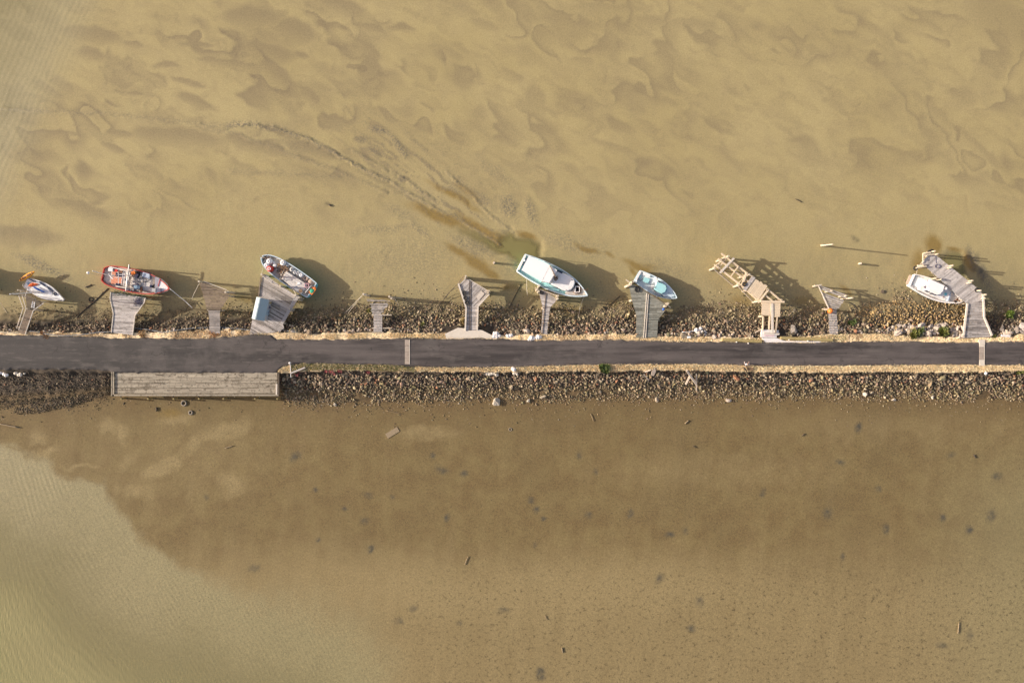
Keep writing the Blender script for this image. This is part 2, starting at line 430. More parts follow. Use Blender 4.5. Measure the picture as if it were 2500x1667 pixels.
SPOTS = [(720,1114,15,11),(1079,1146,15,10),(1135,1159,10,8),(771,1194,9,7),(898,1210,14,9),(957,1212,6,6),(842,1242,8,7),(893,1273,13,9),(1095,1263,7,13),(619,1388,16,10),(779,1321,6,6),(906,1340,8,8),(1012,1486,11,7),(975,1515,11,8),(1124,1520,8,6),(1228,1491,13,8),(1058,1114,8,8),(1417,1111,9,12),(1457,1149,7,6),(1298,1220,7,11),(1311,1244,9,10),(1330,1268,7,6),(1436,1258,9,8),(1540,1255,8,12),(1633,1308,13,8),(1675,1295,8,10),(1306,1332,7,8),(1864,1202,8,12),(2098,1045,10,14),(2021,1252,14,17),(2164,1290,9,14),(2438,1162,15,9),(2324,1109,13,7),(2369,1290,11,11),(2422,1258,13,15),(2302,1263,9,11),(2148,1191,8,9),(2058,1359,7,11),(1707,1470,12,14),(1691,1531,12,9),(2302,1574,15,9),(1322,1643,12,15),(1611,1412,8,12),(2370,1555,9,14),(2089,585,12,7),(2055,1130,12,7),(506,1212,7,8),(2366,622,10,18),(2382,645,11,24),(2396,668,11,22),(800,500,9,6),(540,720,6,5),(1375,740,6,5)]
LIGHTP = [(110,1103,30,12,0),(395,1140,95,22,-28),(330,1200,44,20,0),(480,1080,60,18,-35),(90,1060,20,18,0),(260,1040,26,16,50),(300,1060,18,30,-20),(430,1030,50,14,0),(560,1050,60,20,-20),(1040,1056,60,18,0),(300,1130,30,14,-45),(200,1140,40,7,0),(560,1180,40,30,0),(400,1120,230,90,-15),(1000,1420,260,50,10),(1450,1420,300,50,0),(2180,1040,220,30,0),(1750,1150,200,30,0),(958,1056,14,7,-25)]

def ell(X, Y, cx, cy, rx, ry, ang, WX, WY):
    a = math.radians(ang); dx = X + WX - cx; dy = Y + WY - cy
    return np.hypot((dx * math.cos(a) + dy * math.sin(a)) / rx, (-dx * math.sin(a) + dy * math.cos(a)) / ry)

# ------------------------------------------------------------------ the ground as one height field
def axis(lo, hi, step, far):
    a = list(np.arange(lo, hi + 1e-6, step)); g = step; x = a[-1]; up = []
    while x < far: g *= 1.35; x += g; up.append(x)
    g = step; x = a[0]; dn = []
    while x > -far: g *= 1.35; x -= g; dn.append(x)
    return np.array(dn[::-1] + a + up)
GX = axis(-80.0, 80.0, .2, 4000.0); GY = axis(-54.0, 54.0, .2, 4000.0)
gx, gy = np.meshgrid(GX, GY)
PX = 1250 + 16 * gx; PY = 833.5 - 16 * gy

def RIPPLE(X, Y):
    s = .5 + .5 * sstep(X, 0, 350)
    return (X - .52 * (Y - 1085) * s) / 1.75 + 11 * (fbm(X / 90., Y / 260., 91, 3) - .5)

def ground_all():
    X, Y = PX, PY
    w1 = (fbm(X / 34., Y / 34., 3, 4) - .5); w2 = (fbm(X / 34., Y / 34., 9, 4) - .5)
    WX, WY = w1 * 46, w2 * 40
    wx, wy = w1 * 16, w2 * 16
    north = sstep(PY, 960, 780)
    # dark drifts of wet silt on the seaward flat
    a = math.radians(27)
    u = X * math.cos(a) + Y * math.sin(a); v = -X * math.sin(a) + Y * math.cos(a)
    n = fbm(u / 120. + w1 * .8, v / 44. + w2 * 1.1, 21, 4, .55)
    n2 = fbm(u / 46. + w1 * 2, v / 13. + w2 * 2.4, 23, 3, .55)
    streak = sstep(n, .50, .66) * (.30 + .30 * sstep(X, 1300, 300) * sstep(Y, 560, 260)) * sstep(Y, 620, 380) + .34 * sstep(n2, .44, .72) * sstep(Y, 640, 440)
    # lobes of pale silt: each ends in a crisp rounded front with wet dark mud just beyond it that fades downstream
    s1 = fbm(X / 70., Y / 70., 5, 2) - .5; s2 = fbm(X / 70., Y / 70., 15, 2) - .5
    def lobes(su, sv, sd):
        f = u / su + 2.6 * fbm(u / (su * .8) + s1 * 1.3, v / sv + s2 * 1.1, sd, 3, .30)
        fr_ = f - np.floor(f)
        return (1 - fr_) ** 1.25 * sstep(fr_, 0, .13)
    mod = sstep(fbm(u / 150. + 3, v / 70., 27, 3), .40, .62)
    lob = lobes(170., 52., 25) * mod * (.68 + .2 * sstep(X, 1300, 350)) + .45 * lobes(85., 26., 29) * sstep(fbm(u / 120., v / 60. + 7, 33, 3), .46, .66) * (.3 + .3 * sstep(X, 1500, 500))
    streak = np.maximum(streak * .55, lob * sstep(Y, 640, 400))
    # fan of grey scour marks running down to the pool
    b_ = math.radians(38); uf = X * math.cos(b_) + Y * math.sin(b_); vf = -X * math.sin(b_) + Y * math.cos(b_)
    fan = sstep(ell(X, Y, 1060, 455, 330, 105, 36, wx * 2, wy * 2), 1.25, .3) * sstep(fbm(uf / 80. + w1 * 2, vf / 9. + w2 * 2, 35, 4, .6), .47, .66)
    streak = np.maximum(streak, fan * .55)
    dark = streak.copy()
    for cx, cy, rx, ry, an in DARK:
        k = .62 if cx < 1000 else .40
        al = math.radians(an); lv = (-(X - cx) * math.sin(al) + (Y - cy) * math.cos(al)) / ry
        k = k * (.45 + .55 * sstep(lv, 1.1, -.5))
        dark = np.maximum(dark, k * sstep(ell(X, Y, cx, cy, rx, ry, an, WX * .6, WY * .5), 1.35, .72))
    soft = fbm(X / 260., Y / 160., 31, 4)
    rough = np.zeros_like(X)
    for cx, cy, rx, ry, an, k in ROUGHP:
        rough = np.maximum(rough, k * sstep(ell(X, Y, cx, cy, rx, ry, an, wx, wy), 1.5, .4))
    rough = np.maximum(rough, fan * .5)
    alga = np.zeros_like(X)
    an_ = .45 + .9 * fbm(X / 12., Y / 12., 41, 4)
    for cx, cy, rx, ry, an, k in ALGA:
        alga = np.maximum(alga, k * sstep(ell(X, Y, cx, cy, rx, ry, an, wx * .8, wy * .8), 1.5, .2))
    alga = np.clip(alga * an_ * 1.55, 0, 1)
    spots = np.zeros_like(X)
    pit = np.zeros_like(X); ir = .6 + .65 * sstep(fbm(X / 5.5, Y / 5.5, 47, 3), .36, .60)
    for cx, cy, rx, ry in SPOTS:
        m = (abs(X - cx) < 60) & (abs(Y - cy) < 60)
        e = ell(X[m], Y[m], cx, cy, rx, ry, (cx * 7) % 60 - 30, wx[m] * .9, wy[m] * .9)
        spots[m] = np.maximum(spots[m], (.55 + .45 * ((cx * 13 + cy) % 10) / 10) * sstep(e, 1.5, .1) * ir[m])
        pit[m] += .012 * np.exp(-e[...] ** 2 * 6) - .015 * np.exp(-(e - .7) ** 2 * 12)
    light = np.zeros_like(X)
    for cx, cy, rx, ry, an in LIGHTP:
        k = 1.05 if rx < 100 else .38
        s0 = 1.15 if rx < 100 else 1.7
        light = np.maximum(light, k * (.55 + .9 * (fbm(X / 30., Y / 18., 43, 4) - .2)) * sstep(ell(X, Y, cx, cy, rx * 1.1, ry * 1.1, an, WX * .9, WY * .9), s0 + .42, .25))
    # causeway
    tn, ts, en, es = at(L_TN, gx), at(L_TS, gx), at(L_EN, gx), at(L_ES, gx)
    rn, rs = at(L_RN, gx), at(L_RS, gx)
    jag = (fbm(gx / .8, gy / .8, 51, 3) - .5)
    tN = np.clip((en - gy + jag * .5) / np.maximum(en - tn, .3), 0, 1)
    tS = np.clip((gy - es + jag * .5) / np.maximum(ts - es, .3), 0, 1)
    zN = .12 + (Z_TOP - .12) * tN ** .95
    zS = .12 + (Z_TOP - .75) * np.clip(tS / .9, 0, 1) ** 1.1 + .63 * sstep(tS, .9, 1.0)
    inroad = (gy < rn + .02) & (gy > rs - .02)
    zbank = np.where(gy > (rn + rs) / 2, np.where(tN >= 1, Z_TOP + (2.33 - Z_TOP) * np.clip((tn - gy) / np.maximum(tn - rn, .1), 0, 1), zN),
                     np.where(tS >= 1, Z_TOP + (2.33 - Z_TOP) * np.clip((gy - ts) / np.maximum(rs - ts, .1), 0, 1), zS))
    bank = ((gy < en) & (gy > es))
    verge = bank & (tN >= .985) & (tS >= .985)
    verge &= ~((gy < 0) & (PX < 684))
    # mud
    nearN = np.exp(-np.maximum(gy - en, 0) / 2.2); nearS = np.exp(-np.maximum(es - gy, 0) / 1.6)
    z = .02 * (soft - .5) * 4 + .12 * nearN * (gy > 0) + .12 * nearS * (gy < 0)
    z += rough * .11 * (fbm(gx / .34, gy / .34, 61, 3) - .5)
    z += (.05 * (fbm(gx / 1.1, gy / 1.1, 71, 3) - .5)) * (.25 + np.exp(-np.abs(gy - 8) / 7.0))
    z += pit
    z -= dark * .025
    ridge_m = np.zeros_like(X)
    for pts, hgt in RIDGES:
        d = polydist(X + wx * .55 + 3 * (vnoise(X / 5., Y / 5., 77) - .5), Y + wy * .55, pts)
        k = .6 + .8 * fbm(X / 26., Y / 26., 83, 2)
        k = k * (.3 + 1.2 * sstep(fbm(X / 9., Y / 9., 85, 2), .3, .7))
        z += hgt * .8 * k * (np.exp(-(d / 2.9) ** 2) - .6 * np.exp(-((d - 5.5) / 3.2) ** 2))
        ridge_m = np.maximum(ridge_m, np.exp(-(d / 7.) ** 2) * hgt / .11)
    # pools
    pool_in = inpoly(X, Y, POOL + [(-9000, 3000), (-9000, 1000)])
    pd = polydist(X + WX * .5, Y + WY * .5, POOL); pd = np.where(pool_in, pd, -pd)
    z -= .02 + .62 * sstep(pd, -60, 900) + .03 * sstep(pd, -10, 60)
    tl = 330 - X * .9 - Y * .42 + WX * .6
    z -= .13 * sstep(tl, 60, 420)
    ch_in = inpoly(X + wx, Y + wy, CHAN); cd = polydist(X + wx, Y + wy, CHAN); cd = np.where(ch_in, cd, -cd)
    z -= .50 * sstep(cd, -15, 44) * (.16 + .84 * sstep(X, 1060, 1230))
    e = ell(X, Y, 2330, 655, 36, 40, -25, wx, wy)
    z -= .30 * sstep(e, 1.3, .4)
    rt = sstep(X, 2150, 2560) * sstep(Y, 1000, 1250)
    z -= .05 * rt
    phase = RIPPLE(X, Y)
    z += .0125 * np.sin(phase) * sstep(pd, 4, 22) * sstep(pd, 560, 80) * sstep(fbm(X / 120., Y / 180., 94, 3), .18, .5) * (.35 + 1.0 * fbm(X / 70., Y / 70., 95, 3))
    z += .007 * np.sin((X * .8 + Y * .35) / 1.9 + 6 * fbm(X / 80., Y / 80., 97, 2)) * sstep(tl, 60, 160)
    # far field: mud runs under the sea
    fr = np.maximum(np.abs(gx) - 90, np.abs(gy) - 62)
    z -= .7 * sstep(fr, 0, 60)
    # the left foot of the landward bank is a low muddy heap of stones
    e = ell(X, Y, 130, 986, 95, 13, -10, WX * .4, WY * .4)
    heap = sstep(e, 1.3, .5); z += .18 * heap
    z = np.where(bank, np.maximum(zbank, z * .3 + .1), z)
    z += np.where(bank & ~inroad, .12 * jag, 0)
    zone = sstep(gy, -2.0, -8.0)
    damp = np.clip(np.maximum(np.exp(-np.maximum(gy - en, 0) / 1.8), .42 * np.exp(-np.maximum(gy - en, 0) / 7.) * (.6 + .8 * fbm(X / 60., Y / 30., 49, 3))) * (gy > 0) + np.exp(-np.maximum(es - gy, 0) / 2.4) * (gy < 0), 0, 1)
    speck = zone * sstep(Y, 1300, 1480) * sstep(X, 850, 1150) + .12 * zone
    drag = fbm(X / 26. + Y / 200., Y / 150., 45, 4, .6)
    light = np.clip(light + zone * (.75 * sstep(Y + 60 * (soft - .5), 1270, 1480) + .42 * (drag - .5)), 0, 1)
    A = np.stack([dark, alga, zone, light], -1)
    B = np.stack([np.clip(damp, 0, 1), spots, np.clip(speck, 0, 1), np.clip(np.maximum(rough, ridge_m) + .35 * np.exp(-np.abs(gy - 8) / 4.), 0, 1)], -1)
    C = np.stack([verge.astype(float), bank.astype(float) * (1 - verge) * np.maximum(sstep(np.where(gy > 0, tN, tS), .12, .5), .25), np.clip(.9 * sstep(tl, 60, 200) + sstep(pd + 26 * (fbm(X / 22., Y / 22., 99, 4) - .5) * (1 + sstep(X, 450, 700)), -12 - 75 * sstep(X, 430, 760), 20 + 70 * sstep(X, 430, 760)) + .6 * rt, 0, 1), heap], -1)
    return z, A, B, C, pd
GZ, MA, MBk, MC, PDIST = ground_all()

def ground_z(x, y):
    x = np.asarray(x, float); y = np.asarray(y, float)
    i = np.clip(np.searchsorted(GX, x) - 1, 0, len(GX) - 2); j = np.clip(np.searchsorted(GY, y) - 1, 0, len(GY) - 2)
    fx = (x - GX[i]) / (GX[i + 1] - GX[i]); fy = (y - GY[j]) / (GY[j + 1] - GY[j])
    return (GZ[j, i] * (1 - fx) + GZ[j, i + 1] * fx) * (1 - fy) + (GZ[j + 1, i] * (1 - fx) + GZ[j + 1, i + 1] * fx) * fy
def gz(x, y): return float(ground_z(x, y))

def fast_mesh(name, V, F, smooth=True, mats=(), colors=None, floats=None):
    me = bpy.data.meshes.new(name)
    V = np.asarray(V, np.float32); F = np.asarray(F, np.int32); k = F.shape[1]
    me.vertices.add(len(V)); me.vertices.foreach_set('co', V.ravel())
    me.loops.add(F.size); me.loops.foreach_set('vertex_index', F.ravel())
    me.polygons.add(len(F)); me.polygons.foreach_set('loop_start', np.arange(0, F.size, k, dtype=np.int32))
    me.polygons.foreach_set('use_smooth', np.full(len(F), smooth, bool))
    for n_, c in (colors or {}).items():
        a = me.color_attributes.new(n_, 'FLOAT_COLOR', 'POINT'); a.data.foreach_set('color', np.asarray(c, np.float32).ravel())
    for n_, c in (floats or {}).items():
        a = me.attributes.new(n_, 'FLOAT', 'POINT'); a.data.foreach_set('value', np.asarray(c, np.float32).ravel())
    for m in mats: me.materials.append(m)
    me.update(calc_edges=True)
    o = bpy.data.objects.new(name, me); COL.objects.link(o)
    return o

def grid_faces(ny, nx):
    i = np.arange(ny * nx).reshape(ny, nx)
    return np.stack([i[:-1, :-1], i[:-1, 1:], i[1:, 1:], i[1:, :-1]], -1).reshape(-1, 4)

def mud_material():
    t = NT('mud_and_bank')
    def sep(nm):
        o = t.n('ShaderNodeAttribute', attribute_name=nm); s = t.n('ShaderNodeSeparateColor'); t.l(o.outputs['Color'], s.inputs[0])
        return s.outputs[0], s.outputs[1], s.outputs[2], o.outputs['Alpha']
    dark, alga, zone, light = sep('ma'); damp, spot, speck, rough = sep('mb'); verge, bank, pool, heap = sep('mc')
    big = t.noise(.05, 5, .6); mid = t.noise(.35, 6, .6); fine = t.noise(5.0, 4, .7); grit = t.noise(14.0, 2, .8)
    c = t.mix(t.ramp(big, .3, .7), (.272, .221, .098), (.302, .248, .115))
    c = t.mix(t.math('MULTIPLY', t.ramp(mid, .45, .8), .35), c, (.235, .188, .098))
    low = t.mix(t.ramp(mid, .3, .7), (.120, .083, .031), (.150, .112, .043))
    low = t.mix(t.ramp(big, .45, .75), low, (.116, .084, .033))
    c = t.mix(zone, c, low)
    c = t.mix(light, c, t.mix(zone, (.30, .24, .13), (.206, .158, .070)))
    c = t.mix(dark, c, (.150, .118, .066))
    c = t.mix(t.math('MULTIPLY', damp, .72), c, t.mix(zone, (.135, .105, .054), (.105, .066, .027)))
    c = t.mix(t.math('MULTIPLY', pool, .85), c, (.200, .173, .080))
    c = t.mix(t.math('MULTIPLY', alga, .85), c, (.165, .108, .022))
    c = t.mix(t.math('MULTIPLY', spot, .92), c, (.052, .048, .033))
    c = t.mix(t.math('MULTIPLY', rough, t.math('MULTIPLY', t.ramp(t.noise(3.4, 4, .75), .40, .60), .85)), c, (.112, .100, .072))
    sp = t.math('MULTIPLY', t.ramp(t.noise(1.7, 5, .85), .555, .60), t.math('MULTIPLY', speck, .8))
    c = t.mix(sp, c, (.062, .045, .018))
    vor = t.n('ShaderNodeTexVoronoi'); vor.inputs['Scale'].default_value = 1.3; t.l(t.obj(), vor.inputs['Vector'])
    dot = t.math('LESS_THAN', vor.outputs['Distance'], .085)
    sc = t.n('ShaderNodeSeparateColor'); t.l(vor.outputs['Color'], sc.inputs[0])
    keep = t.math('GREATER_THAN', sc.outputs[0], .72)
    c = t.mix(t.math('MULTIPLY', t.math('MULTIPLY', dot, keep), t.math('MULTIPLY', zone, .9)), c, (.05, .037, .02))
    v2 = t.n('ShaderNodeTexVoronoi'); v2.inputs['Scale'].default_value = 1.7; t.l(t.obj(), v2.inputs['Vector'])
    s2 = t.n('ShaderNodeSeparateColor'); t.l(v2.outputs['Color'], s2.inputs[0])
    shell = t.math('MULTIPLY', t.math('LESS_THAN', v2.outputs['Distance'], .09), t.math('GREATER_THAN', s2.outputs[1], .5))
    c = t.mix(t.math('MULTIPLY', shell, t.math('MULTIPLY', t.math('MULTIPLY', damp, zone), .9)), c, (.62, .55, .44))
    c = t.mix(bank, c, t.mix(t.ramp(mid, .35, .65), (.028, .021, .013), (.070, .052, .032)))  # near-black ground colour paints in the shade of gaps between the stones
    vg = t.mix(t.ramp(t.noise(.7, 5, .7), .38, .62), (.74, .58, .36), (.63, .50, .29))
    vg = t.mix(t.ramp(t.noise(.23, 4, .6), .52, .66), vg, (.26, .175, .09))
    c = t.mix(verge, c, vg)
    c = t.mix(t.math('MULTIPLY', heap, t.ramp(t.noise(1.6, 4, .7), .42, .6)), c, (.085, .065, .042))
    g = t.math('ADD', t.math('MULTIPLY', fine, .7), .40); g = t.math('ADD', g, t.math('MULTIPLY', grit, .92)); g = t.math('ADD', g, t.math('MULTIPLY', t.math('MULTIPLY', t.math('SUBTRACT', grit, .5), zone), 1.3)); g = t.math('ADD', g, t.math('MULTIPLY', t.math('SUBTRACT', t.noise(3.3, 2, .8), .5), t.math('ADD', .30, t.math('MULTIPLY', zone, .75))))
    cc = t.n('ShaderNodeCombineColor')
    for i in range(3): t.l(g, cc.inputs[i])
    c = t.mix(1.0, c, cc.outputs[0], 'MULTIPLY')
    med = t.noise(2.2, 3, .7)
    h = t.math('ADD', t.math('MULTIPLY', fine, t.math('ADD', t.math('MULTIPLY', rough, 1.3), .14)), t.math('MULTIPLY', grit, t.math('ADD', .12, t.math('MULTIPLY', zone, .14))))
    h = t.math('ADD', h, t.math('MULTIPLY', med, t.math('ADD', t.math('MULTIPLY', rough, 1.1), .08)))
    b = t.bump(h, .55, .06)
    return t.out(c, t.math('SUBTRACT', .9, t.math('MULTIPLY', pool, .3)))

ny, nx = gx.shape
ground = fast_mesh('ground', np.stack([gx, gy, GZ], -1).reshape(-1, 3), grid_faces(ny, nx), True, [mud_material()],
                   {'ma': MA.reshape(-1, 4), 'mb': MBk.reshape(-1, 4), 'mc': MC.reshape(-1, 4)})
tag(ground, kind='structure')

# ------------------------------------------------------------------ the tide water: a level sheet wherever the mud dips under it
SEA = -0.06
def water_sheet():
    depth = SEA - GZ
    rip = np.sin(RIPPLE(PX, PY)) * .9 + np.sin(PDIST / 4.1 + 8 * fbm(PX / 60., PY / 60., 93, 2))
    rip = rip * sstep(PDIST, 10, 60) * (.35 + .8 * fbm(PX / 80., PY / 80., 95, 3))
    zz = np.full_like(GZ, SEA)
    F = grid_faces(ny, nx); dm = depth.reshape(-1)
    keep = (dm[F].max(1) > -.004)
    used = np.unique(F[keep]); mp = -np.ones(ny * nx, int); mp[used] = np.arange(len(used))
    V = np.stack([gx, gy, zz], -1).reshape(-1, 3)[used]
    t = NT('murky_tide_water')
    d = t.attr('depth'); n = t.noise(.12, 4); rp = t.attr('ripple')
    f1 = t.n('ShaderNodeMapping'); f1.inputs['Rotation'].default_value = (0, 0, .5); f1.inputs['Scale'].default_value = (4.2, 1.3, 1); t.l(t.obj(), f1.inputs['Vector'])
    fine = t.noise(1.0, 3, .6, f1.outputs[0], .4)
    c = t.mix(t.ramp(d, .02, .5), (.300, .264, .128), (.272, .250, .114))
    c = t.mix(t.math('MULTIPLY', t.ramp(n, .4, .7), .4), c, (.275, .240, .116))
    cha = t.attr('channel')
    c = t.mix(cha, c, (.205, .180, .070))
    al = t.math('ADD', t.ramp(d, .0, .26), 0.0, True)
    t.l(t.math('MULTIPLY', al, .93), t.b.inputs['Alpha'])
    h = t.math('ADD', t.math('MULTIPLY', rp, .2), t.math('MULTIPLY', t.math('MULTIPLY', fine, 1.5), t.math('SUBTRACT', 1.0, t.math('MULTIPLY', t.attr('channel'), .85))))
    t.bump(h, .6, .06)
    t.b.inputs['IOR'].default_value = 1.33
    m = t.out(c, .12)
    chan = (((PX > 900) & (PX < 1400) & (PY > 440) & (PY < 700)) * 1.0 + ((PX > 2200) & (PX < 2420) & (PY > 580) & (PY < 720)) * .8).reshape(-1)[used]
    o = fast_mesh('water', V, mp[F[keep]], True, [m], None,
                  {'depth': dm[used], 'ripple': rip.reshape(-1)[used], 'channel': chan})
    return tag(o, kind='structure')
water_sheet()

# ------------------------------------------------------------------ road
def asphalt():
    t = NT('old_asphalt')
    s = t.mapped((.06, .9, 1)); n1 = t.noise(1.0, 5, .6, s); n2 = t.noise(.22, 5, .6); n3 = t.noise(7.0, 4, .75); n4 = t.noise(.5, 4, .6)
    c = t.mix(t.ramp(n1, .32, .68), (.027, .0225, .0205), (.082, .069, .062))
    xs = t.n('ShaderNodeSeparateXYZ'); t.l(t.obj(), xs.inputs[0])
    left = t.ramp(t.math('ADD', xs.outputs[0], t.math('MULTIPLY', n2, 20)), -10.0, -50.0)
    c = t.mix(t.math('MULTIPLY', left, .75), c, (.030, .028, .025))
    c = t.mix(t.math('MULTIPLY', t.ramp(n2, .48, .68), .6), c, (.080, .070, .062))
    st = t.math('MULTIPLY', t.ramp(n4, .66, .76), .6); c = t.mix(st, c, (.022, .018, .017))
    ys = t.mapped((.35, 2.2, 1)); n5 = t.noise(1.0, 6, .7, ys)
    c = t.mix(t.math('MULTIPLY', t.ramp(n5, .52, .66), .45), c, (.11, .095, .082))
    n6 = t.noise(.9, 3, .5); c = t.mix(t.math('MULTIPLY', t.ramp(n6, .70, .76), .7), c, (.018, .015, .014))
    vo = t.n('ShaderNodeTexVoronoi', feature='DISTANCE_TO_EDGE'); vo.inputs['Scale'].default_value = .22; wv = t.n('ShaderNodeVectorMath', operation='ADD'); nz = t.n('ShaderNodeTexNoise'); nz.inputs['Scale'].default_value = .8; nz.inputs['Detail'].default_value = 5; t.l(t.obj(), nz.inputs['Vector']); t.l(t.obj(), wv.inputs[0]); sc_ = t.n('ShaderNodeVectorMath', operation='SCALE'); sc_.inputs['Scale'].default_value = 2.2; t.l(nz.outputs['Color'], sc_.inputs[0]); t.l(sc_.outputs[0], wv.inputs[1]); t.l(wv.outputs[0], vo.inputs['Vector'])
    crk = t.math('MULTIPLY', t.math('LESS_THAN', vo.outputs['Distance'], .014), t.ramp(n4, .5, .62)); c = t.mix(t.math('MULTIPLY', crk, .5), c, (.016, .013, .012))
    g = t.math('ADD', t.math('MULTIPLY', n3, 1.3), .60)
    cc = t.n('ShaderNodeCombineColor')
    for i in range(3): t.l(g, cc.inputs[i])
    c = t.mix(1.0, c, cc.outputs[0], 'MULTIPLY')
    t.bump(n3, .35, .02)
    return t.out(c, .85)

def road_mesh():
    xs = np.arange(-130, 130.01, .16); n = len(xs); k = 13
    yn = at(L_RN, xs) + .42 * (fbm(xs / .9, xs * 0, 101, 4) - .5) ; ys = at(L_RS, xs) + .36 * (fbm(xs / .9, xs * 0 + 5, 103, 4) - .5)
    V = []
    for j in range(k + 2):
        s = np.clip((j - 1) / (k - 1), 0, 1)
        y = yn * (1 - s) + ys * s
        z = Z_ROAD - .02 + .05 * (1 - (2 * s - 1) ** 2) + 0 * xs
        if j == 0 or j == k + 1: z = z - .12
        V.append(np.stack([xs, y, z], -1))
    V = np.stack(V, 0)
    o = fast_mesh('road', V.reshape(-1, 3), grid_faces(k + 2, n)[:, ::-1], True, [asphalt()])
    return tag(o, kind='structure')
road_mesh()

# ------------------------------------------------------------------ rock armour
def ico(sub):
    p = (1 + 5 ** .5) / 2
    V = np.array([(-1, p, 0), (1, p, 0), (-1, -p, 0), (1, -p, 0), (0, -1, p), (0, 1, p), (0, -1, -p), (0, 1, -p), (p, 0, -1), (p, 0, 1), (-p, 0, -1), (-p, 0, 1)], float)
    F = [(0, 11, 5), (0, 5, 1), (0, 1, 7), (0, 7, 10), (0, 10, 11), (1, 5, 9), (5, 11, 4), (11, 10, 2), (10, 7, 6), (7, 1, 8), (3, 9, 4), (3, 4, 2), (3, 2, 6), (3, 6, 8), (3, 8, 9), (4, 9, 5), (2, 4, 11), (6, 2, 10), (8, 6, 7), (9, 8, 1)]
    V /= np.linalg.norm(V[0]); V = [tuple(v) for v in V]
    for _ in range(sub):
        mid = {}; G = []
        def m(a, b):
            k = (min(a, b), max(a, b))
            if k not in mid:
                q = np.array(V[a]) + np.array(V[b]); V.append(tuple(q / np.linalg.norm(q))); mid[k] = len(V) - 1
            return mid[k]
        for a, b, c in F:
            x, y, z = m(a, b), m(b, c), m(c, a); G += [(a, x, z), (b, y, x), (c, z, y), (x, y, z)]
        F = G
    return np.array(V), np.array(F)

def rock_shapes(n, sub, seed):
    R = np.random.RandomState(seed); V0, F0 = ico(sub); out = []
    for i in range(n):
        V = V0.copy()
        for _ in range(11):                       # flat broken faces
            d = R.normal(size=3); d /= np.linalg.norm(d); c = R.uniform(.38, .8)
            s = V @ d; V -= np.outer(np.maximum(s - c, 0), d)
        V *= R.uniform(.8, 1.4, 3) * 1.12
        V *= 1 + R.uniform(-.06, .06, (len(V), 1))
        out.append(V)
    return out, F0

def rock_material(inst):
    t = NT('broken_stone_single' if inst else 'broken_stone')
    if inst: base = t.n('ShaderNodeObjectInfo').outputs['Color']
    else: base = t.attr('rcol', 'Color')
    n1 = t.noise(6.0, 4, .6); f = t.math('ADD', t.math('MULTIPLY', n1, 1.3), .52)
    cc = t.n('ShaderNodeCombineColor')
    for i in range(3): t.l(f, cc.inputs[i])
    c = t.mix(1.0, base, cc.outputs[0], 'MULTIPLY')
    t.bump(t.noise(14.0, 3, .6), .4, .03)
    return t.out(c, .85)
MR1, MR2 = rock_material(True), rock_material(False)

def scatter_rocks():
    recs = []     # x, y, r, colour, side
    R = np.random.RandomState(77)
    for side in (0, 1):
        top, toe = (L_TN, L_EN) if side == 0 else (L_TS, L_ES)
        sgn = 1 if side == 0 else -1
        cell = .27
        for x in np.arange(-80.5, 80.5, cell):
            yt, ye = at(top, x), at(toe, x); n = int(abs(ye - yt) / cell) + 4
            for k in range(-1, n):
                t = (k * cell + R.uniform(-.16, .16)) / max(abs(ye - yt), .5)
                xx = x + R.uniform(-.17, .17)
                px = 1250 + 16 * xx
                if t > 1.0 and R.rand() > .85 * math.exp(-(t - 1) * 5.0): continue
                if t < .045: continue
                r = R.uniform(.095, .185) * (1.15 - .42 * max(t, 0)) * (1 + .55 * (R.rand() < .10) + .6 * (R.rand() < .02) - .3 * (R.rand() < .25))
                left = px < 640
                if left and side == 0: r *= .85
                if side == 1 and px < 270: r *= .62
                if side == 0 and px < 470 and t > .55: r *= .65
                if t < .16 and side == 0 and R.rand() < .25: r *= 1.4
                y = at(top, xx) + sgn * t * abs(ye - yt)
                recs.append((xx, y, r, t, side))
        # pebbles and shell grit spilling over the mud
        for _ in range(5200):
            xx = R.uniform(-80, 80); d = R.exponential(.9 if side == 0 else .8)
            y = at(toe, xx) + sgn * (d - .8)
            recs.append((xx, y, R.uniform(.035, .11), 1.2, side))
    a = np.array(recs)
    # bare patches: low stones are half sunk in mud on the left
    keep = np.ones(len(a), bool)
    px = 1250 + 16 * a[:, 0]; py = 833.5 - 16 * a[:, 1]
    n = fbm(px / 40., py / 26., 111, 3)
    keep &= ~((a[:, 3] > .5) & (n < .34) & (px < 700) & (a[:, 4] == 0))
    keep &= ~((a[:, 3] > .72) & (n < .30))
    keep &= ~((px > 272) & (px < 684) & (py > 940) & (py < 972))
    for P in ([(1080,796),(1212,796),(1212,832),(1080,832)], [(1854,800),(1908,800),(1908,836),(1854,836)]): keep &= ~inpoly(px, py, P)
    big_ = (a[:, 2] > .22) & (a[:, 4] == 0) & (a[:, 3] < .35)
    for x0, x1 in ((2340,2430),(1545,1612),(503,544),(903,942),(1314,1344),(598,704),(266,332),(2016,2054),(40,70)): keep &= ~(big_ & (px > x0) & (px < x1))
    a = a[keep]
    # extra stones of the muddy heap
    ex = []
    for _ in range(420):
        th = R.uniform(0, 6.28); q = math.sqrt(R.rand()); X = 130 + 100 * q * math.cos(th); Y = 987 + 15 * q * math.sin(th) - (X - 130) * .18
        p = W(X, Y); ex.append((p.x, p.y, R.uniform(.03, .12), .9, 1))
    a = np.concatenate([a, np.array(ex)])
    return a
RK = scatter_rocks()

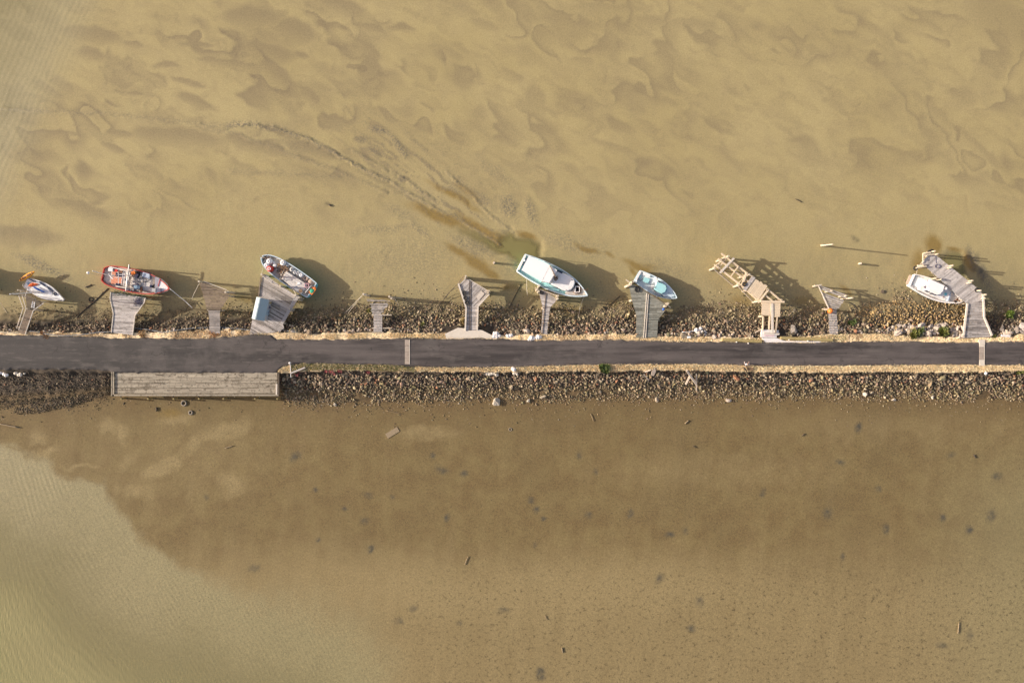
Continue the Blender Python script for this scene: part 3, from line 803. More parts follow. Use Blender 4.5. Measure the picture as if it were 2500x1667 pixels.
def rock_colors(a):
    R = np.random.RandomState(3); n = len(a)
    px = 1250 + 16 * a[:, 0]; py = 833.5 - 16 * a[:, 1]
    base = np.array([.172, .130, .080])[None] * R.uniform(.45, 1.6, (n, 1))
    base = base * (1 + R.normal(0, .05, (n, 3)))
    pale = R.rand(n) < .16; base[pale] = np.array([.34, .275, .185]) * R.uniform(.75, 1.15, (pale.sum(), 1))
    red = (R.rand(n) < .06) & (a[:, 3] < .6); base[red] = np.array([.24, .115, .06]) * R.uniform(.7, 1.3, (red.sum(), 1))
    olive = (a[:, 3] > .45) & (R.rand(n) < .6); base[olive] *= np.array([.98, 1.0, .86])
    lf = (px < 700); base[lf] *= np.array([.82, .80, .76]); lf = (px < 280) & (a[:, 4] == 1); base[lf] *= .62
    dk = (a[:, 4] == 1) & (a[:, 3] < .14); base[dk] *= .42  # stones along the south bank top darkened to paint in its shadow band
    if 1:
        e = ((px - 2230) / 140.) ** 2 + ((py - 768) / 34.) ** 2
        o = (e < 1.1) & (a[:, 4] == 0) & (R.rand(n) < .7); base[o] = np.array([.26, .18, .078]) * R.uniform(.6, 1.35, (o.sum(), 1))
        wt = (a[:, 4] == 0) & (((px > 2150) & (px < 2350) & (py > 790)) | ((px > 2425) & (py > 795))) & (R.rand(n) < .42)
        base[wt] = np.array([.43, .36, .29]) * R.uniform(.6, 1.15, (wt.sum(), 1))
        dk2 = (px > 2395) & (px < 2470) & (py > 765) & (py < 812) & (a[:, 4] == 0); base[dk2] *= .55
        wt2 = (a[:, 4] == 0) & (a[:, 3] < .18) & (R.rand(n) < .16); base[wt2] = np.array([.40, .33, .26]) * R.uniform(.8, 1.1, (wt2.sum(), 1))
    return np.clip(base, .01, .8), dict(orange=o, white=wt, red=red)

def make_rocks():
    a = RK; col, kinds = rock_colors(a)
    R = np.random.RandomState(9)
    a = a.copy(); a[kinds['white'], 2] *= R.uniform(1.0, 1.9, kinds['white'].sum()); a[:, 2] = np.minimum(a[:, 2], .42)
    order = np.argsort(-a[:, 2]); inview = (np.abs(a[:, 0]) < 77)
    big = [i for i in order if inview[i]][:270]; bigset = np.zeros(len(a), bool); bigset[big] = True
    shp, F = rock_shapes(14, 2, 2)
    meshes = []
    for V in shp:
        me = bpy.data.meshes.new('boulder'); me.from_pydata([tuple(v) for v in V], [], [tuple(f) for f in F]); me.materials.append(MR1); me.update(); meshes.append(me)
    G = [('rough grey brown boulder in the stone bank between road and jetties', 'boulders in the jetty side bank'),
         ('rough grey brown boulder in the stone bank below the road on the bare mud side', 'boulders in the bare side bank'),
         ('ochre stained boulder in the golden stretch of bank beside the white cruiser', 'ochre boulders by the white cruiser'),
         ('whitish boulder near the road edge at the far right end of the jetty side bank', 'whitish boulders at the right end'),
         ('reddish brown boulder in the upper part of the stone bank', 'reddish boulders of the banks')]
    for i in big:
        g = 2 if kinds['orange'][i] else 3 if kinds['white'][i] else 4 if kinds['red'][i] else int(a[i, 4])
        o = bpy.data.objects.new('boulder', meshes[R.randint(14)])
        r = a[i, 2] * 1.12; o.scale = (r, r * R.uniform(.85, 1.15), r * R.uniform(.6, .85))
        o.location = (a[i, 0], a[i, 1], gz(a[i, 0], a[i, 1]) + r * .28)
        o.rotation_euler = (R.uniform(-.5, .5), R.uniform(-.5, .5), R.uniform(0, 6.28))
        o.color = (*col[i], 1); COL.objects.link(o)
        tag(o, G[g][0], 'boulder', G[g][1])
    rest = np.where(~bigset)[0]
    small = rest[a[rest, 2] < .115]; mid = rest[a[rest, 2] >= .115]
    VV, FF, CC = [], [], []; off = 0
    for idx, sub in ((mid, 1), (small, 0)):
        shp, F = rock_shapes(16, sub, 4 + sub); shp = np.array(shp); n = len(idx)
        which = R.randint(16, size=n); V = shp[which]
        ang = R.uniform(0, 6.28, n); tl = R.uniform(-.6, .6, n); ca, sa, ct, st = np.cos(ang), np.sin(ang), np.cos(tl), np.sin(tl)
        x, y, z = V[:, :, 0], V[:, :, 1], V[:, :, 2] * R.uniform(.65, .95, n)[:, None]
        y, z = y * ct[:, None] - z * st[:, None], y * st[:, None] + z * ct[:, None]
        x, y = x * ca[:, None] - y * sa[:, None], x * sa[:, None] + y * ca[:, None]
        r = a[idx, 2][:, None]
        zz = ground_z(a[idx, 0], a[idx, 1])[:, None]
        lift = np.where(a[idx, 3] < 1, R.uniform(.15, .75, n), .25)[:, None]
        P = np.stack([x * r + a[idx, 0][:, None], y * r + a[idx, 1][:, None], z * r + zz + lift * r], -1)
        m = V.shape[1]
        VV.append(P.reshape(-1, 3)); CC.append(np.repeat(np.c_[col[idx], np.ones(n)], m, 0))
        FF.append((F[None] + (np.arange(n) * m)[:, None, None] + off).reshape(-1, 3)); off += n * m
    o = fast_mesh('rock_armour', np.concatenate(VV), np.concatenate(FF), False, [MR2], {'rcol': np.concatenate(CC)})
    tag(o, 'banks of loose broken stone along both sides of the road', 'rock bank', kind='stuff')
    return meshes
BOULDER_MESHES = make_rocks()

def lone_boulder(px, py, r, col, label, k=0):
    p = W(px, py); o = bpy.data.objects.new('boulder', BOULDER_MESHES[k % 14])
    o.scale = (r, r * .85, r * .7); o.location = (p.x, p.y, gz(p.x, p.y) + r * .3); o.rotation_euler = (.1, .15, k * .8)
    o.color = (*col, 1); COL.objects.link(o); tag(o, label, 'boulder')
lone_boulder(1212, 981, .55, (.40, .35, .27), 'large pale boulder alone on the mud below the landward stone bank', 3)
lone_boulder(1290, 976, .38, (.36, .32, .25), 'pale stone on the mud just right of the large lone boulder', 5)
lone_boulder(1326, 968, .42, (.30, .26, .19), 'grey stone with a smaller one at the foot of the landward bank', 8)
lone_boulder(1778, 976, .36, (.42, .35, .28), 'flat pale stone on the mud right of the crossed driftwood beams', 2)
lone_boulder(1603, 977, .38, (.34, .28, .2), 'brownish stone on the mud left of the crossed driftwood beams', 9)
lone_boulder(2110, 962, .38, (.44, .40, .32), 'rounded pale stone at the foot of the bank near a dark mud spot', 11)
lone_boulder(2181, 975, .34, (.44, .39, .31), 'small pale stone on the brown mud, left one of a pair near the right end', 4)
lone_boulder(2274, 969, .30, (.44, .39, .31), 'small pale stone on the brown mud, right one of a pair near the right end', 6)
lone_boulder(820, 988, .30, (.25, .22, .17), 'small dark stone alone on the mud right of the long wharf', 7)
lone_boulder(1925, 808, .8, (.17, .15, .13), 'huge dull grey boulder beside the pale concrete step', 10)
lone_boulder(2476, 796, .62, (.42, .37, .32), 'huge whitish boulder below the green shrub at the right edge', 1)

# ------------------------------------------------------------------ dry grass verges
def grass():
    R = np.random.RandomState(21)
    V, C = [], []
    def strip(lo, hi, n, x0, x1, jitter, hgt, dens=None):
        xs = R.uniform(x0, x1, n); s = R.rand(n)
        ya, yb = at(lo, xs), at(hi, xs); wd = np.abs(ya - yb)
        ok = R.rand(n) < np.clip(wd / 1.0, .12, 1)
        if dens is not None: ok &= R.rand(n) < dens(1250 + 16 * xs)
        xs, s, ya, yb = xs[ok], s[ok], ya[ok], yb[ok]
        ys = ya + (yb - ya) * s + R.uniform(-jitter, jitter, len(xs))
        return np.c_[xs, ys, np.full(len(xs), hgt)]
    left = lambda px: np.where(px < 640, .12 + .5 * (fbm(px / 28., px * 0, 131, 3) > .52), .95 - .75 * (fbm(px / 34., px * 0, 133, 3) > .60))
    P = np.concatenate([strip(L_RN, L_TN, 60000, -81, 81, .07, .16, left),
                        strip(L_RS, L_TS, 60000, 1250 and (690 - 1250) / 16, 81, .06, .2)])
    n = len(P); zz = ground_z(P[:, 0], P[:, 1])
    ang = R.uniform(0, 6.28, n); h = P[:, 2] * R.uniform(.5, 1.3, n); wd = R.uniform(.025, .06, n)
    lean = R.uniform(.3, 1.1, n) * h; la = R.uniform(0, 6.28, n)
    b = np.c_[P[:, 0], P[:, 1], zz - .01]; d = np.c_[np.cos(ang) * wd, np.sin(ang) * wd, 0 * wd]
    tip = b + np.c_[np.cos(la) * lean, np.sin(la) * lean, h]
    V = np.stack([b - d, b + d, tip], 1).reshape(-1, 3)
    px = 1250 + 16 * P[:, 0]
    straw = np.array([.95, .80, .54]); gold = np.array([.84, .67, .41]); green = np.array([.20, .20, .055])
    k = fbm(px / 40., P[:, 1] * 2, 141, 3)[:, None]
    c = straw * (1 - k) + gold * k
    gr = ((P[:, 1] < 0) & (px > 720) & (px < 1020) & (R.rand(n) < .55)) | ((px > 1760) & (px < 2050) & (P[:, 1] > 0) & (R.rand(n) < .35)) | (R.rand(n) < .05)
    c[gr] = green * R.uniform(.8, 1.4, (gr.sum(), 1))
    rd = (px < 640) & (R.rand(n) < .35); c[rd] = np.array([.30, .16, .06])
    c = c * R.uniform(.75, 1.25, (n, 1))
    C = np.repeat(np.c_[np.clip(c, 0, 1), np.ones(n)], 3, 0)
    t = NT('dry_grass'); t.out(t.attr('gcol', 'Color'), .8); m = t.m
    o = fast_mesh('dry_grass', V, np.arange(len(V)).reshape(-1, 3), False, [m], {'gcol': C})
    tag(o, 'strips of short straw coloured grass along both road edges', 'grass', kind='stuff')
    return m
M_GRASS = grass()

def leaf_material():
    t = NT('leaves'); t.out(t.attr('gcol', 'Color'), .6); return t.m
M_LEAF = leaf_material()
def plant(px, py, r, hgt, cols, n, label, name='shrub', cat='shrub', long=.35, z=None, group=None, seed=0):
    R = np.random.RandomState(seed + int(px)); p = W(px, py, Z_TOP if z is None else z); base = Vector((p.x, p.y, gz(p.x, p.y)))
    clumps = [(R.uniform(-1, 1) * r * .7, R.uniform(-1, 1) * r * .6, R.uniform(.5, 1)) for _ in range(7)] + [(0, 0, 1)]
    V, C = [], []
    for i in range(n):
        cx, cy, k = clumps[R.randint(len(clumps))]
        th, el = R.uniform(0, 6.28), R.uniform(.15, 1.4)
        q = R.uniform(.0, .45) * r * k
        b = np.array([cx + q * math.cos(th) * .6, cy + q * math.sin(th) * .6, max(.02, hgt * k * R.uniform(.0, .7))])
        L = long * R.uniform(.5, 1.2); d = np.array([math.cos(th) * math.cos(el), math.sin(th) * math.cos(el), math.sin(el) * .8])
        s = np.array([-math.sin(th), math.cos(th), R.uniform(-.3, .3)]) * L * .14
        V += [b - s, b + s, b + d * L + s * .4 + np.array([0, 0, -.1 * L]), b + d * L - s * .4]
        c = np.array(cols[R.randint(len(cols))]) * R.uniform(.65, 1.35); C += [np.r_[np.clip(c, 0, 1), 1]] * 4
    o = fast_mesh(name, np.array(V), np.arange(len(V)).reshape(-1, 4), False, [M_LEAF], {'gcol': np.array(C)})
    o.location = base
    stem = MB()
    for cx, cy, k in clumps: stem.cyl((cx * .4, cy * .4, -.05), (cx, cy, hgt * k * .6), .03, .015, 5)
    root = bpy.data.objects.new(name, None)
    o.name = 'foliage'; root.name = name; root.location = base; COL.objects.link(root); o.location = (0, 0, 0); o.parent = root
    st = stem.build('stem', MT['brownbits'], root, local=True)
    tag(root, label, cat, group)
GRN = [(.055, .095, .018), (.085, .12, .025), (.12, .15, .03)]
YEL = [(.16, .17, .035), (.10, .13, .025), (.22, .20, .05)]
plant(1475, 899, .85, .75, GRN, 900, 'dark green bush growing in the grass verge on the bare mud side of the road')
plant(2228, 816, .75, .6, YEL, 700, 'yellow green tussock between white stones, left one of two beside the right jetty', 'tussock', 'tussock', .55)
plant(2246, 812, .62, .55, GRN, 600, 'darker green clump touching the left yellow green tussock among white stones', 'tussock', 'tussock', .45)
plant(2308, 812, .8, .6, YEL, 800, 'yellow green tussock close to the left side of the right jetty root', 'tussock', 'tussock', .55)
plant(2476, 768, .85, .8, [(.09, .14, .012), (.13, .18, .02)], 900, 'bright green shrub low on the stone bank near the right edge')
plant(2085, 790, .6, .4, GRN, 380, 'sparse dark green plant among the stones right of the orange buoy jetty')
plant(2425, 820, .5, .35, YEL, 320, 'small pale green tuft at the right corner of the right jetty root', 'tussock', 'tussock', .3)
plant(1128, 786, .8, .4, [(.40, .30, .14), (.33, .25, .10), (.25, .2, .08)], 520, 'straw yellow grass clump left of the jetty on the pale concrete pad', 'tussock', 'tussock', .45)
plant(1030, 792, .4, .3, YEL, 240, 'small green weed on the stones left of the pale concrete pad', 'weed', 'weed', .25)
plant(905, 760, .7, .25, [(.24, .21, .06), (.17, .16, .04)], 380, 'olive weed patch left of the narrow slatted jetty', 'weed', 'weed', .25, z=.6)
plant(2494, 907, .6, .4, YEL, 380, 'green tuft on the landward bank at the right edge', 'tussock', 'tussock', .35)
RED = [(.42, .11, .10), (.34, .07, .09), (.50, .20, .15)]
plant(724, 911, .65, .25, RED, 520, 'pinkish red succulent mat beside the long plank near the wharf end', 'succulent', 'succulent', .16)
plant(806, 905, .95, .28, RED, 750, 'largest pinkish red succulent mat along the landward bank', 'succulent', 'succulent', .16)
plant(828, 904, .55, .25, RED, 420, 'red succulent mat touching the right end of the largest one', 'succulent', 'succulent', .16)
plant(900, 907, .5, .2, RED, 260, 'small faded red succulent mat right of the larger two', 'succulent', 'succulent', .16)
plant(112, 817, .8, .12, [(.36, .16, .05), (.30, .19, .08)], 420, 'rust coloured low weed beside the root of the far left jetty', 'weed', 'weed', .18)
plant(355, 819, 1.2, .12, [(.38, .20, .06), (.32, .22, .1)], 600, 'rusty orange low weeds right of the flared pale jetty root', 'weed', 'weed', .18)
plant(524, 818, 1.0, .1, [(.46, .22, .08), (.42, .28, .14)], 500, 'orange brown low weeds at the root of the brown jetty', 'weed', 'weed', .18)

# ------------------------------------------------------------------ jetties
def planks(mb, poly, ang, w, gap, z, th=.05, seed=1, tlo=.25, thi=.9, ragged=0.0, seg=1.3, miss=0.0):
    """boards laid side by side across an outline, each cut to it"""
    R = random.Random(seed); ca, sa = math.cos(-ang), math.sin(-ang)
    P = [(x * ca - y * sa, x * sa + y * ca) for x, y in poly]
    t0 = min(p[1] for p in P); t1 = max(p[1] for p in P); n = len(P)
    def cut(t):
        xs = []
        for i in range(n):
            (x0, y0), (x1, y1) = P[i], P[(i + 1) % n]
            if (y0 > t) != (y1 > t): xs.append(x0 + (t - y0) * (x1 - x0) / (y1 - y0))
        xs.sort(); return xs
    t = t0
    while t < t1 - .02:
        a, b = t + gap / 2, min(t + w - gap / 2, t1 - .004)
        t += w
        if R.random() < miss: continue
        A, B = cut(a + .002), cut(b - .002)
        if len(A) != len(B) or not A:
            A = B = cut((a + b) / 2)
        pt = R.uniform(tlo, thi); zz = z + R.uniform(-.008, .008)
        for k in range(0, len(A) - 1, 2):
            xa0, xa1, xb0, xb1 = A[k], A[k + 1], B[k], B[k + 1]
            r0, r1 = R.uniform(-ragged, ragged), R.uniform(-ragged, ragged)
            xa0 += r0; xb0 += r0; xa1 += r1; xb1 += r1
            L = max(xa1 - xa0, xb1 - xb0); m = max(1, int(L / (seg * R.uniform(.6, 1.4))))
            for i in range(m):
                f0, f1 = i / m, (i + 1) / m
                q = [(xa0 + (xa1 - xa0) * f0, a), (xa0 + (xa1 - xa0) * f1, a), (xb0 + (xb1 - xb0) * f1, b), (xb0 + (xb1 - xb0) * f0, b)]
                q = [(x * ca + y * sa, -x * sa + y * ca) for x, y in q]
                tone = min(1.2, max(-.1, pt * .55 + R.uniform(tlo, thi) * .45))
                vs = [(x, y, zz - th) for x, y in q] + [(x, y, zz) for x, y in q]
                mb.add(vs, BOXF, tone)

ZD = 2.32
def px_poly(pts, z): return [W2(x, y, z) for x, y in pts]
def pang(dx, dy): return math.atan2(-dy, dx)

class Jetty:
    def __init__(s, label, poly, group=None, z=ZD, name='jetty', cat='jetty'):
        s.z = z; s.poly = px_poly(poly, z); cx = sum(p[0] for p in s.poly) / len(s.poly); cy = sum(p[1] for p in s.poly) / len(s.poly)
        s.root = thing(name, label, cat, (cx, cy, gz(cx, cy)), group)
    def deck(s, mat, parts, **kw):
        mb = MB()
        for pts, ang, w, gap in parts:
            planks(mb, px_poly(pts, s.z), ang, w, gap, s.z, **kw)
        mb.build('deck', mat, s.root); return s
    def kerb(s, pts, mat, w=.14, h=.14, z=None, lift=.0, name='edge_board'):
        z = s.z if z is None else z
        for a, b in zip(pts[:-1], pts[1:]):
            p, q = W(*a, z), W(*b, z)
            MB().beam(p + Vector((0, 0, h / 2 + .004 + lift)), q + Vector((0, 0, h / 2 + .004 + lift)), w, h, .7).build(name, mat, s.root)
        return s
    def bearers(s, segs, mat, w=.18, h=.22):
        for a, b in segs:
            p, q = W(*a, s.z), W(*b, s.z); o = Vector((0, 0, -.05 - h / 2 - .012))
            MB().beam(p + o, q + o, w, h, .4).build('bearer', mat, s.root)
        return s
    def piles(s, lst, mat=None, r=.13, top=None):
        for t in lst:
            px, py = t[0], t[1]; zt = t[2] if len(t) > 2 else s.z - .1; lean = t[3] if len(t) > 3 else (0, 0)
            p = W(px, py, zt); b = Vector((p.x - lean[0], p.y - lean[1], gz(p.x - lean[0], p.y - lean[1]) - .6))
            MB().cyl(b, p, r * 1.06, r * .96, 10, rng.uniform(.5, .9)).build('pile', mat or MT['pile'], s.root)
        return s

H_ = 0.0   # boards parallel to the road
# far left, narrow with handrails
j = Jetty('narrow dark plank jetty with thin pole handrails beside the small white yacht', [(47,813),(62,817),(82,758),(107,740),(100,733),(60,725),(64,755)])
j.deck(MT['wood_brown'], [([(45,813),(62,817),(82,758),(65,754)], pang(1,.25), .16, .02)], seed=2)
j.deck(MT['wood_dark'], [([(66,753),(82,757),(106,740),(98,734),(62,722)], pang(1,.2), .2, .03)], seed=3)
j.kerb([(107,740),(82,758),(62,817)], MT['wood_kerb'], .1, .12)
for pts in ([(46,722),(57,752),(41,801)], [(54,720),(64,753),(46,806)]):
    j.kerb(pts, MT['wood_kerb'], .07, .07, z=ZD + .8, name='handrail')
    for q in pts + [((pts[1][0] + pts[2][0]) / 2, (pts[1][1] + pts[2][1]) / 2)]:
        p = W(*q, ZD + .8); MB().cyl((p.x, p.y, gz(p.x, p.y) - .2), p, .04, .04, 6, .6).build('rail_post', MT['wood_kerb'], j.root)
j.piles([(62,727),(100,736),(66,755),(84,757),(43,708,3.0),(50,711,2.6)], r=.1)
j.bearers([((50,800),(66,803)),((64,756),(82,759))], MT['wood_dark'])

# flared pale jetty by the red rimmed boat
P2 = [(272,713),(354,727),(352,738),(329,770),(323,818),(273,812),(278,765),(270,728)]
j = Jetty('wide pale grey flared jetty below the red rimmed fishing boat', P2)
j.deck(MT['wood_grey'], [(P2, pang(1,.03), .16, .012)], seed=5, tlo=.2, thi=1.25, seg=1.0)
j.kerb([(271,713),(269,728),(277,765),(272,812)], MT['wood_kerb'], .1, .08); j.kerb([(355,727),(353,738),(330,770),(324,818)], MT['wood_kerb'], .1, .08)
j.bearers([((275,728),(348,740)),((280,765),(328,768)),((275,800),(323,802))], MT['wood_dark'])
j.piles([(273,716),(312,722),(352,729),(280,764),(326,768)], r=.12)
mb = MB()
for i in range(60):
    k = rng.random(); p = W(275 + 78 * k + rng.uniform(-3, 3), 714 + 13 * k + rng.uniform(-3.5, 3), ZD)
    mb.tube([p + Vector((rng.uniform(-.5, .5), rng.uniform(-.22, .22), rng.uniform(-.4, .14))) for _ in range(4)], .03, 4, rng.random())
single('fender_net', mb, MT['net'], 'tangled dark green netting along the seaward edge of the wide pale flared jetty', 'net', W(312, 720, ZD))
mb = MB()
for i in range(16):
    p = W(337 + rng.uniform(-6, 6), 738 + rng.uniform(-8, 6), ZD)
    mb.tube([p + Vector((rng.uniform(-.45, .45), rng.uniform(-.45, .45), .03 + rng.uniform(0, .12))) for _ in range(5)], .028, 4)
single('tangled_rope', mb, MT['purplegrey'], 'heap of dark tangled rope on the wide pale flared jetty', 'rope', W(337, 738, ZD))

# brown jetty
P3 = [(488,692),(498,688),(554,709),(560,722),(537,756),(537,815),(511,815),(511,778),(501,740)]
j = Jetty('brown weathered fan shaped jetty right of the red rimmed boat', P3)
j.deck(MT['wood_brown'], [([(488,692),(498,688),(554,709),(560,722),(537,757),(506,757),(501,740)], 0, .22, .05)], seed=7, ragged=.08, tlo=.2, thi=1, seg=.9)
j.deck(MT['wood_grey'], [([(537,758),(537,814),(511,814),(511,778),(508,758)], 0, .17, .03)], seed=8, tlo=.2, thi=.8, ragged=.03)
j.kerb([(498,687),(554,708)], MT['wood_kerb'], .08, .1)
j.bearers([((508,757),(540,757)),((500,700),(556,716)),((512,790),(537,790))], MT['wood_dark'])
j.piles([(485,687,3.4),(550,713,3.3),(556,712,3.0),(508,756),(536,757),(559,722)], r=.16)

# big jetty with the shed
P4 = [(640,674),(648,670),(683,697),(722,719),(730,722),(709,756),(690,790),(702,789),(694,801),(684,808),(665,812),(609,818),(616,780),(631,726)]
j = Jetty('large pale jetty of diagonal boards carrying a small shed', P4)
j.deck(MT['wood_grey'], [([(640,674),(648,670),(683,697),(722,719),(706,752),(690,789),(694,801),(684,808),(665,812),(609,818),(616,780),(631,726)], pang(.87,.5), .2, .03)], seed=9, tlo=.05, thi=1.25, seg=1.6, ragged=.02)
j.kerb([(729,722),(708,756),(688,791)], MT['wood_grey'], .42, .16, lift=.02, name='side_beam')
j.kerb([(724,723),(690,786)], MT['steel'], .08, .08, lift=.5, name='side_rail')
j.kerb([(637,676),(632,724)], MT['wood_brown'], .14, .14)
j.bearers([((640,676),(722,722)),((632,728),(706,756)),((618,775),(692,790)),((612,806),(690,800))], MT['wood_dark'])
j.piles([(638,670,3.5),(683,698,3.0),(721,720,2.9),(730,726,2.6),(728,731),(707,757),(692,789),(618,778),(632,728),(706,753,2.7)], r=.17)

# shed
def shed():
    zb = ZD + .01; ze = zb + 1.75; zr = ze + .85
    ridge = (W(635.5, 727, zr), W(623.5, 780, zr)); west = (W(627, 725, ze), W(614, 775, ze)); east = (W(656.5, 733, ze), W(644.5, 783, ze))
    d = (ridge[1] - ridge[0]); d.z = 0; d.normalize(); nrm = Vector((d.y, -d.x, 0))
    if nrm.x < 0: nrm = -nrm
    c = (ridge[0] + ridge[1]) / 2; L = (ridge[1] - ridge[0]).length / 2
    we = max(.9, abs((east[0] - ridge[0]).dot(nrm))); ww = max(.85, abs((west[0] - ridge[0]).dot(nrm)))
    t = thing('shed', 'small gable shed with white and blue grey sheet roof on the big diagonal board jetty', 'shed', (c.x, c.y, zb))
    def pt(a, b, z): q = c + d * a + nrm * b; return (q.x, q.y, z)
    w = MB()
    a = L - .15; be, bw = we - .14, ww - .14
    zfe = zr - (zr - ze) * be / we - .05; zfw = zr - (zr - ze) * bw / ww - .05
    vs = [pt(-a, -bw, zb), pt(a, -bw, zb), pt(a, be, zb), pt(-a, be, zb), pt(-a, -bw, zfw), pt(a, -bw, zfw), pt(a, be, zfe), pt(-a, be, zfe), pt(-a, 0, zr - .06), pt(a, 0, zr - .06)]
    w.add(vs, [(0, 1, 5, 4), (2, 3, 7, 6), (0, 4, 8, 7, 3), (1, 2, 6, 9, 5), (4, 5, 9, 8), (8, 9, 6, 7)], .5); w.build('wall', MT['wall'], t)
    for b, ww_, nm in ((we, 1, 'roof'), (-ww, -1, 'roof')):
        r = MB(); n = 24
        for i in range(n):                        # ribbed sheeting
            a0, a1 = -L + 2 * L * i / n, -L + 2 * L * (i + 1) / n; am = (a0 + a1) / 2; z_ = .012 if i % 2 else 0
            r.add([pt(a0, 0, zr + z_), pt(a1, 0, zr + z_), pt(a1, b, ze + z_), pt(a0, b, ze + z_), pt(a0, 0, zr - .03), pt(a1, 0, zr - .03), pt(a1, b, ze - .03), pt(a0, b, ze - .03)],
                  [(0, 1, 2, 3), (4, 7, 6, 5), (2, 6, 7, 3), (0, 3, 7, 4), (1, 5, 6, 2)], .5)
        ro = r.build(nm, MT['roof'], t)
        if b > 0:
            g = MB(); g.beam(pt(-L + .02, 0, zr + .03), pt(L - .02, 0, zr + .03), .16, .03); g.build('ridge_cap', MT['roof'], ro)
    dr = MB(); q = c + nrm * (be + .012)
    dr.box((q.x + d.x * .3, q.y + d.y * .3, zb + .82), (.8, .03, 1.6), math.atan2(d.y, d.x)); dr.build('door', MT['slateblue'], t)
    p = W(659, 739, ZD); b = MB(); b.cyl((p.x, p.y, ZD), (p.x, p.y, ZD + .9), .24, .24, 12); single('barrel', b, MT['log'], 'greenish barrel standing at the seaward corner of the shed', 'barrel', (p.x, p.y, ZD))
    for k in range(3):
        p = W(655 - k * 4, 750 + k * 11, ZD); b = MB(); b.box((p.x, p.y, ZD + .3), (.7, .55, .6), .25); b.box((p.x, p.y, ZD + .62), (.74, .6, .04), .25)
        single('storage_box', b, MT['purplegrey'], ['dark storage box nearest the greenish barrel along the shed wall', 'dark storage box in the middle of the row along the shed wall', 'dark storage box nearest the road along the shed wall'][k], 'box', (p.x, p.y, ZD), 'boxes along the shed wall')
shed()

# narrow slatted jetty
P5 = [(898,729),(950,732),(945,748),(933,768),(933,811),(912,811),(912,769),(907,752)]
j = Jetty('narrow slatted jetty of open boards with crossing support beams', P5)
j.deck(MT['wood_pale'], [([(898,730),(950,733),(945,748),(933,767),(912,767),(907,752)], .02, .24, .06)], seed=12, ragged=.22, tlo=.0, thi=.85, seg=.5, miss=.04)
j.deck(MT['wood_pale'], [([(933,768),(933,810),(912,810),(912,768)], 0, .235, .085)], seed=13, tlo=.5, thi=1, seg=2.0, ragged=.03)
j.bearers([((907,801),(957,801)),((910,769),(956,769)),((908,811.5),(936,811.5)),((902,734),(952,735))], MT['pile'], .16, .16)
j.bearers([((913.5,768),(913.5,810)),((922.5,768),(922.5,810)),((931.5,768),(931.5,810))], MT['wood_grey'], .1, .12)
j.piles([(887,718,3.2),(892,719,3.1),(950,724,3.2),(955,728,3.1),(910,769),(935,769)], r=.17)

# jetty on the concrete pad
P6 = [(1120,693),(1136,678),(1144,682),(1194,712),(1195,718),(1166,748),(1164,809),(1136,809),(1138,752)]
j = Jetty('grey arrow headed jetty with white edge boards rising from the concrete pad', P6)
j.deck(MT['wood_pale'], [([(1121,694),(1136,679),(1144,682),(1194,713),(1166,747.5),(1139,747.5)], pang(1,-1), .17, .02)], seed=14, tlo=.15, thi=1, seg=.8)
j.deck(MT['wood_pale'], [([(1166,748),(1164,808),(1136,808),(1138,748)], 0, .22, .03)], seed=15, tlo=.25, thi=1.2, seg=1)
j.kerb([(1119,693),(1138,751),(1136,808)], MT['wood_kerb'], .22, .16); j.kerb([(1195,717),(1167,748),(1165,806)], MT['wood_kerb'], .2, .16)
j.kerb([(1119,691),(1132,675)], MT['wood_brown'], .1, .1); j.kerb([(1145,682),(1193,711)], MT['wood_kerb'], .08, .06)
j.kerb([(1146,683),(1145.5,808)], MT['wood_dark'], .06, .05, name='track_rail'); j.kerb([(1150,685),(1149,808)], MT['wood_dark'], .06, .05, name='track_rail')
j.bearers([((1124,700),(1190,718)),((1138,750),(1166,750)),((1137,790),(1164,790))], MT['wood_dark'])
j.piles([(1137,674,3.1),(1135,679,3.0),(1193.5,710,3.2),(1191,715,3.0),(1140,749),(1164,749),(1121,693)], r=.15)
p = MB(); p.prism(px_poly([(1162,725),(1175,710),(1183,717),(1170,733)], ZD + .05), ZD + .01, ZD + .07, .5); single('white_panel', p, MT['wood_kerb'], 'flat pale panel lying on the arrow headed jetty', 'panel', W(1171, 722, ZD))
for k, (x, y) in enumerate(((1133, 715), (1136, 727), (1139.5, 738.5))):
    c = W(x, y, ZD + .14); t = MB(); t.torus(c, .235, .10, 18, 8, sq=.9)
    single('tyre', t, MT['black'], ['black tyre nearest the sea of three on the arrow headed jetty', 'middle black tyre of three on the arrow headed jetty', 'black tyre nearest the road of three on the arrow headed jetty'][k], 'tyre', c, 'tyres on the arrow headed jetty')
pad = MB(); pad.prism(px_poly([(1118,800),(1135,801.5),(1136,807),(1164,807),(1165,804.5),(1177,806),(1203,819),(1205,826.5),(1090,827),(1086,815)], Z_ROAD), Z_ROAD - .9, Z_ROAD - .02)
single('concrete_pad', pad, MT['concrete'], 'pale cream concrete pad at the road edge under the arrow headed jetty', 'concrete pad', W(1145, 818, Z_ROAD))

